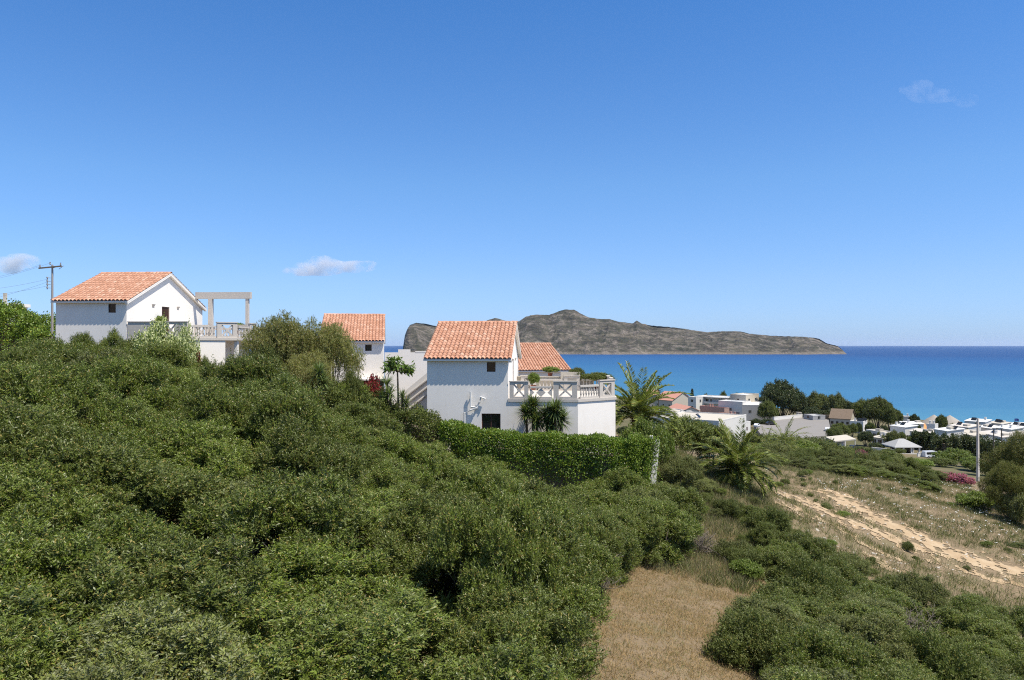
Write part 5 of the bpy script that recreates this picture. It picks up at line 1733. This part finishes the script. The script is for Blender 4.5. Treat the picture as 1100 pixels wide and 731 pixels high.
car(828, 318, .2, 'carblack', 'dark car parked at the corner of the yard under the bushes', z=zy)
car(888.5, 296, 1.2, 'carwhite', 'white car at the near corner of the parking yard', z=zy)
car(813, 310, 1.0, 'carwhite', 'white car just below the end wall of the hotel', z=zy)
car(1000, 222, .15, 'carwhite', 'white van parked beside the grey roofed pavilion', van=True, L=4.9)

# taverna with pergola roofs
gabled((891, 340), (913, 335), 9, 449, 3.6, -36.4, 'cream taverna with a thatched brown roof between the shore trees', roofmat='brownthatch', bays=4, name='taverna')
block((878, 345), (889, 342), 4, 446, -36.4, 'pergola_shed', 'brown open shed between the white hut and the thatched taverna', 1, 3, 0, mat='wood', roofmat='thatch', cat='shed')
block((913, 318), (927, 315), 7, 452.5, -36, 'bungalow', 'cream bungalow behind the small trees next to the taverna', 1, 4, 1, cat='bungalow')
gabled((915, 350), (925, 348), 6, 446.5, 1.6, -36.5, 'little house with a terracotta roof beside the tall green tree', bays=2)

# grey roofed pavilion
Xp = (961.5 - CX) / F * 232
e = empty('pavilion', (Xp, 232, -33.0), .03, label='white open pavilion with a grey hipped roof and square columns', cat='pavilion')
mb = MB(); w, d = 7.4, 7.0
mb.add([(-.4, -.4, 2.7), (w + .4, -.4, 2.7), (w + .4, d + .4, 2.7), (-.4, d + .4, 2.7), (w * .4, d * .5, 4.7), (w * .6, d * .5, 4.7)], [(0, 3, 2, 1), (0, 1, 5, 4), (1, 2, 5), (2, 3, 4, 5), (3, 0, 4)])
rf = mb.build('roof', M['greyroof'], e)
mb = MB(); mb.box(-.45, -.45, 2.45, w + .45, -.3, 2.695); mb.box(w + .3, -.3, 2.45, w + .45, d + .45, 2.695); mb.box(-.45, -.3, 2.45, -.3, d + .45, 2.695)
mb.build('fascia', M['stucco_far'], rf)
for x in (0.1, 2.5, 4.9, 7.3):
    mb = MB(); mb.box(x - .2, -.1, -2, x + .2, .3, 2.449); mb.build('column', M['stucco_far'], e)
for y in (3.3, 6.8):
    mb = MB(); mb.box(7.1, y, -2, 7.5, y + .4, 2.449); mb.build('column', M['stucco_far'], e)
mb = MB(); mb.box(.2, 3.2, -2, 7.0, 3.4, 2.5); mb.build('glazed_wall', M['glass'], e)
mb = MB(); mb.box(-.3, -.6, -2, w + .3, -.35, .75); mb.build('low_wall', M['stucco_far'], e)
low_wall((985, 222), (1012, 226), .9, .3, 'white garden wall running along behind the parked van')
low_wall((936, 236), (960, 232), .9, .3, 'white garden wall running up to the grey roofed pavilion')

# bungalows
BL = [
    ((930, 296), (955, 282), 7, 461.5, 4, 0, 'low white bungalow with a row of arched dark windows near the tall green tree'),
    ((956, 292), (972, 285), 8, 457.5, 3, 1.0, 'white bungalow with a pitched grey front, next to the arched window one'),
    ((972, 300), (992, 300), 6, 456.0, 3, 1.2, 'white bungalow with a pale slanting roof in the second line'),
    ((977, 276), (1002, 268), 5, 463.5, 3, 1.6, 'long low bungalow with a grey sloping roof above the dark hedge'),
    ((995, 282), (1004, 280), 5, 455.5, 1, 0, 'tall white cube with a single dark window'),
    ((1003, 262), (1017, 256), 9, 461.5, 2, 1.3, 'white gabled bungalow at the end of the dark hedge'),
    ((963, 338), (977, 336), 7, 447.5, 2, 0, 'cream square house close to the beach beside the dark tree'),
    ((1018, 292), (1040, 284), 9, 457.5, 4, 1.4, 'white monopitch bungalow directly behind the concrete pole'),
    ((1022, 268), (1046, 255), 8, 464, 4, 1.3, 'white monopitch bungalow in the first line to the side of the concrete pole'),
    ((1036, 310), (1058, 304), 8, 452.5, 4, 1.3, 'white monopitch bungalow in the last line before the beach'),
    ((1047, 292), (1064, 284), 7, 458.5, 3, 1.2, 'white monopitch bungalow just past the concrete pole'),
    ((1050, 262), (1077, 246), 8, 464.5, 4, 1.5, 'long white monopitch bungalow in front of the two wooden poles'),
    ((1060, 318), (1078, 312), 7, 454.5, 3, 1.0, 'white bungalow with a dark arch close to the beach'),
    ((1066, 286), (1086, 278), 7, 459.5, 3, 1.2, 'white bungalow behind the two wooden poles'),
    ((1080, 304), (1098, 298), 7, 457.5, 3, 1.1, 'white bungalow by the beach near the pine top'),
    ((1080, 262), (1100, 254), 7, 465.5, 3, 1.2, 'white bungalow partly hidden by the pine'),
    ((1100, 285), (1125, 278), 8, 461, 4, 1.2, 'white bungalow cut by the picture edge above the pine'),
    ((1042, 238), (1066, 226), 7, 473.5, 3, 1.1, 'low white bungalow in the dark trees at the foot of the wooden poles'),
    ((1084, 330), (1108, 322), 7, 455.5, 4, .9, 'low white bungalow farthest along the beach'),
    ((1004, 250), (1012, 236), 4, 470, 1, 0, 'narrow white stepped block wrapped in ivy'),
    ((936, 262), (948, 258), 5, 470, 2, .8, 'small white bungalow sunk in trees between carport and pavilion'),
]
for bi, (p, q, d, yt, bays, mono, lb) in enumerate(BL):
    block(p, q, d * .7, yt, None, 'bungalow', lb, 1, bays, 2, rim=(mono == 0), mono=mono * .5, roofmat=('cream', 'white', 'stucco_far', 'concrete')[bi % 4], cat='bungalow', group='white holiday bungalows by the shore', win=(1.7, 1.7))
# thatched cones
for px, Z, yt, wp, lb in ((1003, 335, 445.5, 30, 'grey thatched conical roof behind a small tree by the beach'), (1020, 330, 446, 34, 'broad grey thatched conical roof nearest the concrete pole')):
    X = (px - CX) / F * Z; r = wp / 2 * Z / F; top = (HY - yt) / F * Z; g = -36.9
    e = empty('beach_pavilion', (X, Z, g), 0, label=lb, cat='pavilion')
    mb = MB(); n = 20; ring = [(math.cos(6.283 * i / n) * r, math.sin(6.283 * i / n) * r, 2.4) for i in range(n)]; ring2 = [(x * .5, y * .5, 2.4 + (top - g - 2.4) * .56) for x, y, _ in ring]
    mb.add(ring + ring2 + [(0, 0, top - g)], [(i, (i + 1) % n, n + (i + 1) % n, n + i) for i in range(n)] + [(n + i, n + (i + 1) % n, 2 * n) for i in range(n)])
    mb.build('thatch_roof', M['thatch'], e)
    for i in range(8):
        a = 6.283 * i / 8; mb = MB(); mb.tube([(math.cos(a) * r * .85, math.sin(a) * r * .85, -2), (math.cos(a) * r * .85, math.sin(a) * r * .85, 2.6)], .15, 7); mb.build('post', M['wood'], e)
e = empty('awning', ((991 - CX) / F * 300, 300, -36.3), 0, label='small orange awning over the white bungalow roofs', cat='awning')
mb = MB(); mb.add([(-2.2, 0, 3.9), (2.2, 0, 3.9), (2.2, 3, 5.9), (-2.2, 3, 5.9), (-2.2, 0, 3.95), (2.2, 0, 3.95), (2.2, 3, 5.95), (-2.2, 3, 5.95)], [(0, 3, 2, 1), (4, 5, 6, 7), (0, 1, 5, 4), (1, 2, 6, 5), (2, 3, 7, 6), (3, 0, 4, 7)]); mb.build('cloth', M['orange'], e)
for x in (-2.1, 2.1):
    mb = MB(); mb.tube([(x, .05, -1), (x, .05, 3.9)], .06, 6); mb.build('post', M['metal'], e)
X = (1089.5 - CX) / F * 345
e = empty('beach_flag', (X, 345, -38), 0, label='tiny dark blue flag flying at the water edge', cat='flag')
mb = MB(); mb.tube([(0, 0, 0), (0, 0, 5.4)], .05, 6); mb.build('pole', M['metal'], e)
mb = MB(); mb.add([(0, 0, 4.2), (1.2, .2, 4.3), (1.9, 0, 4.1), (1.9, 0, 5.2), (1.2, .2, 5.5), (0, 0, 5.4)], [(0, 1, 4, 5), (1, 2, 3, 4)]); mb.build('cloth', M['blue'], e)

# village trees: (kind, px, Z, ytop, width px)
VT = [
    ('broad0', 840, 372, 408, 50, 'tallest broad dark tree of the shore, right beside the hotel'),
    ('broad1', 815, 385, 424, 20, 'dark tree squeezed between hotel roof and the tallest tree'),
    ('tamarisk1', 826, 345, 431, 22, 'rounded olive green tree standing before the tallest tree'),
    ('broad1', 864, 372, 424, 32, 'dark tree touching the side of the tallest tree'),
    ('tamarisk0', 880, 368, 422.5, 36, 'yellow-green tamarisk, highest of the shore belt'),
    ('tamarisk0', 898, 362, 424, 34, 'yellow-green tamarisk in the middle of the shore belt'),
    ('broad1', 911, 360, 430, 26, 'dark tree at the low end of the tamarisk belt'),
    ('tamarisk1', 928, 345, 430, 30, 'green tree behind the terracotta roofed little house'),
    ('tamarisk1', 942, 335, 427.5, 34, 'tall green tree, highest before the beach gap'),
    ('tamarisk1', 955, 328, 436, 26, 'green tree sloping down to the cream square house'),
    ('broad1', 874, 352, 436, 26, 'low dark tree at the foot of the tamarisk belt'),
    ('broad1', 895, 350, 438, 24, 'low dark tree behind the thatched taverna roof'),
    ('broad1', 981, 330, 443.5, 12, 'small dark tree between cream square house and orange awning'),
    ('tamarisk1', 1010, 318, 446, 14, 'small green tree in front of the thatched conical roofs'),
    ('smalltree', 1040, 330, 450.5, 9, 'small tree tuft by the beach just left of the concrete pole'.replace('just left of', 'close by')),
    ('smalltree', 1062, 338, 452, 9, 'low tree tuft on the beach edge above the bungalow roofs'),
    ('smalltree', 1089, 326, 456, 12, 'dark tree tuft between the beach bungalows'),
    ('tamarisk1', 902, 285, 455, 20, 'leafy tree at the corner of the parking yard'),
    ('smalltree', 895, 270, 459, 16, 'small dark tree between yard corner and carport'),
    ('tamarisk1', 915, 292, 455, 14, 'leafy tree in front of the cream bungalow'),
    ('broad1', 929, 258, 462, 18, 'dark tree on the far side of the carport forecourt'),
    ('tamarisk0', 958, 258, 463, 20, 'olive brown tree touching the pavilion roof'),
    ('broad1', 942, 240, 475, 18, 'dark tree beside the garden wall of the pavilion'),
    ('smalltree', 966, 226, 482, 14, 'small shrub in front of the pavilion columns'),
    ('smalltree', 953, 226, 482, 14, 'small shrub by the end of the pavilion wall'),
    ('broad1', 824, 322, 449, 18, 'dark bushy tree over the parked car in the yard corner'),
    ('broad1', 812, 325, 449, 12, 'little dark tree under the hotel end wall'),
    ('smalltree', 790, 385, 423, 16, 'small tree top showing over the hotel roof'),
    ('smalltree', 777, 420, 420.5, 9, 'palm-like small tree behind the long hotel roof'),
    ('smalltree', 758, 425, 423, 8, 'tiny dark tree behind the hotel end block'),
    ('smalltree', 800, 378, 426, 14, 'olive brown tree beside the small rooftop block'),
    ('tamarisk1', 728, 250, 450, 30, 'green tree in front of the long low flat roofed building'),
    ('tamarisk0', 752, 235, 453, 40, 'wide olive green tree hiding the front of the flat building'),
    ('limebush', 722, 200, 452, 16, 'bright green bush in front of the white pergola block'),
]
for k, px, Z, yt, wp, lb in VT:
    X = (px - CX) / F * Z
    plant(k, px, Z, yt, wp, 'tree', lb, z=g1(X, Z))
# dark ivy hedges in front of the bungalows
hedge('hedge', [(980, 252, 466.5), (1003, 248, 467.5)], 3.5, 'dark ivy hedge along the top of the pavilion wall', M['treedark'], 7000, L=.5, Wd=.3, seed=21, lump=.5)
hedge('hedge', [(1002, 236, 474), (1014, 234, 471), (1040, 232, 472), (1060, 226, 476), (1085, 218, 482)], 5, 'high dark hedge screening the first line of bungalows', M['treedark'], 16000, L=.5, Wd=.3, seed=22, lump=.7)
hedge('hedge', [(800, 262, 470), (840, 250, 473), (880, 240, 475), (892, 236, 478)], 4, 'rough green hedge along the near side of the parking yard', M['bush'], 12000, L=.5, Wd=.28, seed=23, lump=.7)
# norfolk island pines
def norfolk(px, Z, ytop, ybase, wp, label):
    X = (px - CX) / F * Z; top = (HY - ytop) / F * Z; g = max(g1(X, Z), (HY - ybase) / F * Z - 6); H = top - g
    e = empty('conifer_tree', (X, Z, g), 0, label=label, cat='tree')
    mb = MB(); mb.tube([(0, 0, -1), (0, 0, H)], [.3, .05], 7); mb.build('trunk', M['bark'], e)
    rs = np.random.RandomState(int(px)); V = []; R = wp / 2 * Z / F
    for k in range(11):
        z = H * (.35 + .63 * k / 10); r = R * (1 - k / 11.5)
        for j in range(6):
            a = j * 1.047 + k * .5; t = rs.rand(26)
            P = np.column_stack([np.cos(a) * r * t, np.sin(a) * r * t, z + .25 * r * t]); 
            V.append(leaf_quads(P, rs.normal(size=(26, 3)) + [np.cos(a), np.sin(a), .3], .55, .22, np.broadcast_to([0, 0, 1.0], P.shape), rs, .9))
    V = np.vstack(V); n = len(V) // 4
    new_obj('crown', np_mesh('norfolk', V, np.arange(4 * n).reshape(n, 4), M['treedark'], rs.rand(n)), e)


norfolk(707.5, 420, 404, 427, 13, 'dark tiered conifer rising behind the palm fronds against the sea')
norfolk(743.5, 440, 418, 430, 8, 'small dark tiered conifer against the sea behind the hotel end block')

# ------------------------------------------------------------------ clouds
def cloud(name, blobs, dens, label, seed):
    import bmesh
    c0 = W(*blobs[0][:3])
    bm = bmesh.new()
    for px, py, Z, wp, hp, dp in blobs:
        c = W(px, py, Z) - c0
        r = bmesh.ops.create_icosphere(bm, subdivisions=3, radius=1)
        for v in r['verts']:
            v.co = Vector((v.co.x * wp / 2 * Z / F, v.co.y * dp, v.co.z * hp / 2 * Z / F)) + c
    me = bpy.data.meshes.new(name); bm.to_mesh(me); bm.free()
    t = NT(name + '_vapour')
    n1 = t.noise(t.coord('Object', (1 / 260,) * 3), 1.6, 6, .62)
    tc = t.coord('Object')
    d = t.math('MULTIPLY', t.math('SUBTRACT', n1, .46), dens * 8)
    d = t.math('MINIMUM', t.math('MAXIMUM', d, 0.0), dens)
    pv = t.n('ShaderNodeVolumePrincipled'); pv.inputs['Color'].default_value = (.97, .97, .98, 1); pv.inputs['Anisotropy'].default_value = .1
    t.l(d, pv.inputs['Density']); t.l(pv.outputs[0], t.out.inputs[1])
    me.materials.append(t.m)
    o = new_obj(name, me, loc=c0, label=label, cat='cloud')
    rm = o.modifiers.new('union', 'REMESH'); rm.mode = 'VOXEL'; rm.voxel_size = 22
    return o


cloud('cloud', [(24, 279, 6000, 38, 14, 120), (10, 286, 6000, 26, 18, 110), (33, 283, 6050, 20, 12, 100), (2, 280, 6000, 20, 10, 100)], .012, 'small white puffy cloud beside the utility pole', 1)
cloud('cloud', [(345, 287, 7000, 60, 20, 160), (325, 291, 7000, 46, 12, 140), (382, 287, 7050, 46, 14, 120), (345, 280, 7000, 30, 12, 100), (396, 284, 7050, 20, 8, 80)], .009, 'small grey-white cloud floating above the weeping trees', 2)
cloud('cloud', [(985, 94, 7000, 36, 14, 150), (1005, 103, 7000, 60, 14, 130), (1040, 108, 7000, 26, 14, 100)], .0009, 'very faint wisp of cloud high in the blue sky', 3)


# trees and bushes between the bungalows
for i, (px, Z, yt, wp) in enumerate([(1022, 300, 455, 9), (1050, 300, 453.5, 8), (1034, 275, 462, 8), (1062, 270, 465, 9), (1079, 292, 459, 9), (1072, 248, 470, 12), (1090, 270, 463, 10), (1045, 245, 470, 10), (950, 300, 456, 9), (968, 272, 464, 10), (986, 290, 456, 7), (1012, 275, 462, 8), (1028, 248, 470, 10), (935, 305, 454, 12), (922, 302, 453, 8), (1015, 290, 458, 9), (1040, 282, 461, 9), (1055, 276, 463, 9), (1085, 285, 461, 8), (1030, 262, 466, 9), (1068, 256, 469, 10), (978, 262, 468, 9), (1000, 292, 458, 7), (1047, 310, 454, 8), (945, 284, 464, 8), (1098, 268, 466, 10), (1058, 300, 457, 7), (1093, 310, 455, 8), (990, 262, 469, 9)]):
    plant(('smalltree', 'tamarisk1', 'broad1')[i % 3], px, Z, yt, wp, 'tree', 'small dark garden tree standing among the white holiday bungalows', group='garden trees among the bungalows')

# ------------------------------------------------------------------ air
mb = MB(); mb.box(-47000, -47000, -75, 47000, 47000, 185)
t = NT('sea_haze')
pv = t.n('ShaderNodeVolumePrincipled'); pv.inputs['Color'].default_value = (.80, .88, 1.0, 1); pv.inputs['Density'].default_value = 1.5e-5; pv.inputs['Anisotropy'].default_value = .2
t.l(pv.outputs[0], t.out.inputs[1])
mb.build('haze', t.m, kind='stuff', label='thin sea haze softening the far island and horizon')


# dry bare-twig bushes in the gaps of the grove
def twig_mesh(seed):
    rs = random.Random(seed); mb = MB()
    for i in range(26):
        a = rs.uniform(0, 6.28); t_ = rs.uniform(.15, 1.1); d = Vector((math.cos(a) * math.sin(t_), math.sin(a) * math.sin(t_), math.cos(t_)))
        L = rs.uniform(.5, 1.0); p = Vector((0, 0, -.1)); m1 = d * L * .5 + Vector((rs.uniform(-.08, .08), rs.uniform(-.08, .08), .03)); e_ = d * L + Vector((rs.uniform(-.15, .15), rs.uniform(-.15, .15), rs.uniform(-.1, .1)))
        mb.tube([p, m1, e_], [.02, .013, .005], 4, cap=False)
        for k in range(5):
            s0 = m1.lerp(e_, k / 5); d2 = (d + Vector((rs.uniform(-1, 1), rs.uniform(-1, 1), rs.uniform(-.4, .8)))).normalized() * rs.uniform(.15, .38)
            mb.tube([s0, s0 + d2 * .5 + Vector((0, 0, .02)), s0 + d2], [.008, .006, .003], 3, cap=False)
            for q in range(2):
                s1 = s0 + d2 * rs.uniform(.4, .9); mb.tube([s1, s1 + Vector((rs.uniform(-.15, .15), rs.uniform(-.15, .15), rs.uniform(-.05, .15)))], [.005, .003], 3, cap=False)
    return mb.mesh('bare_twigs', M['twig'])


tw = [twig_mesh(i) for i in range(3)]
for i, (px, Z_, up_, s_) in enumerate([(612, 25.5, .3, 1.7), (622, 29, .2, 1.5), (572, 24, .2, 1.6), (640, 26.5, 0, 1.1), (960, 30, .1, 1.4), (985, 31.5, 0, 1.5), (905, 33, .5, 1.3), (440, 21, 1.0, 1.8), (180, 15.5, .9, 1.5), (120, 12.5, .5, 1.3), (350, 27, 1.6, 1.6), (270, 17, 1.0, 1.5), (750, 37, .1, 1.3), (500, 30, 1.0, 1.5)]):
    X = (px - CX) / F * Z_
    new_obj('bare_bush', tw[i % 3], loc=(X, Z_, g1(X, Z_) + up_ * .3), rot=(0, 0, i * 1.3), scale=(s_, s_, s_), label='leafless grey twiggy bush in a gap between the olive crowns', cat='bush', group='leafless twiggy bushes')


# trees on the hidden flat between the houses and the shore
rt = random.Random(91)
for i in range(26):
    px = rt.uniform(430, 700); Z_ = rt.uniform(95, 330)
    plant(rt.choice(['smalltree', 'tamarisk1', 'broad1', 'smalltree']), px, Z_, None, rt.uniform(4, 7) * F / Z_, 'tree', 'tree on the low ground behind the houses, mostly hidden by them', group='trees on the low ground behind the houses', h=rt.uniform(3, 4.5))
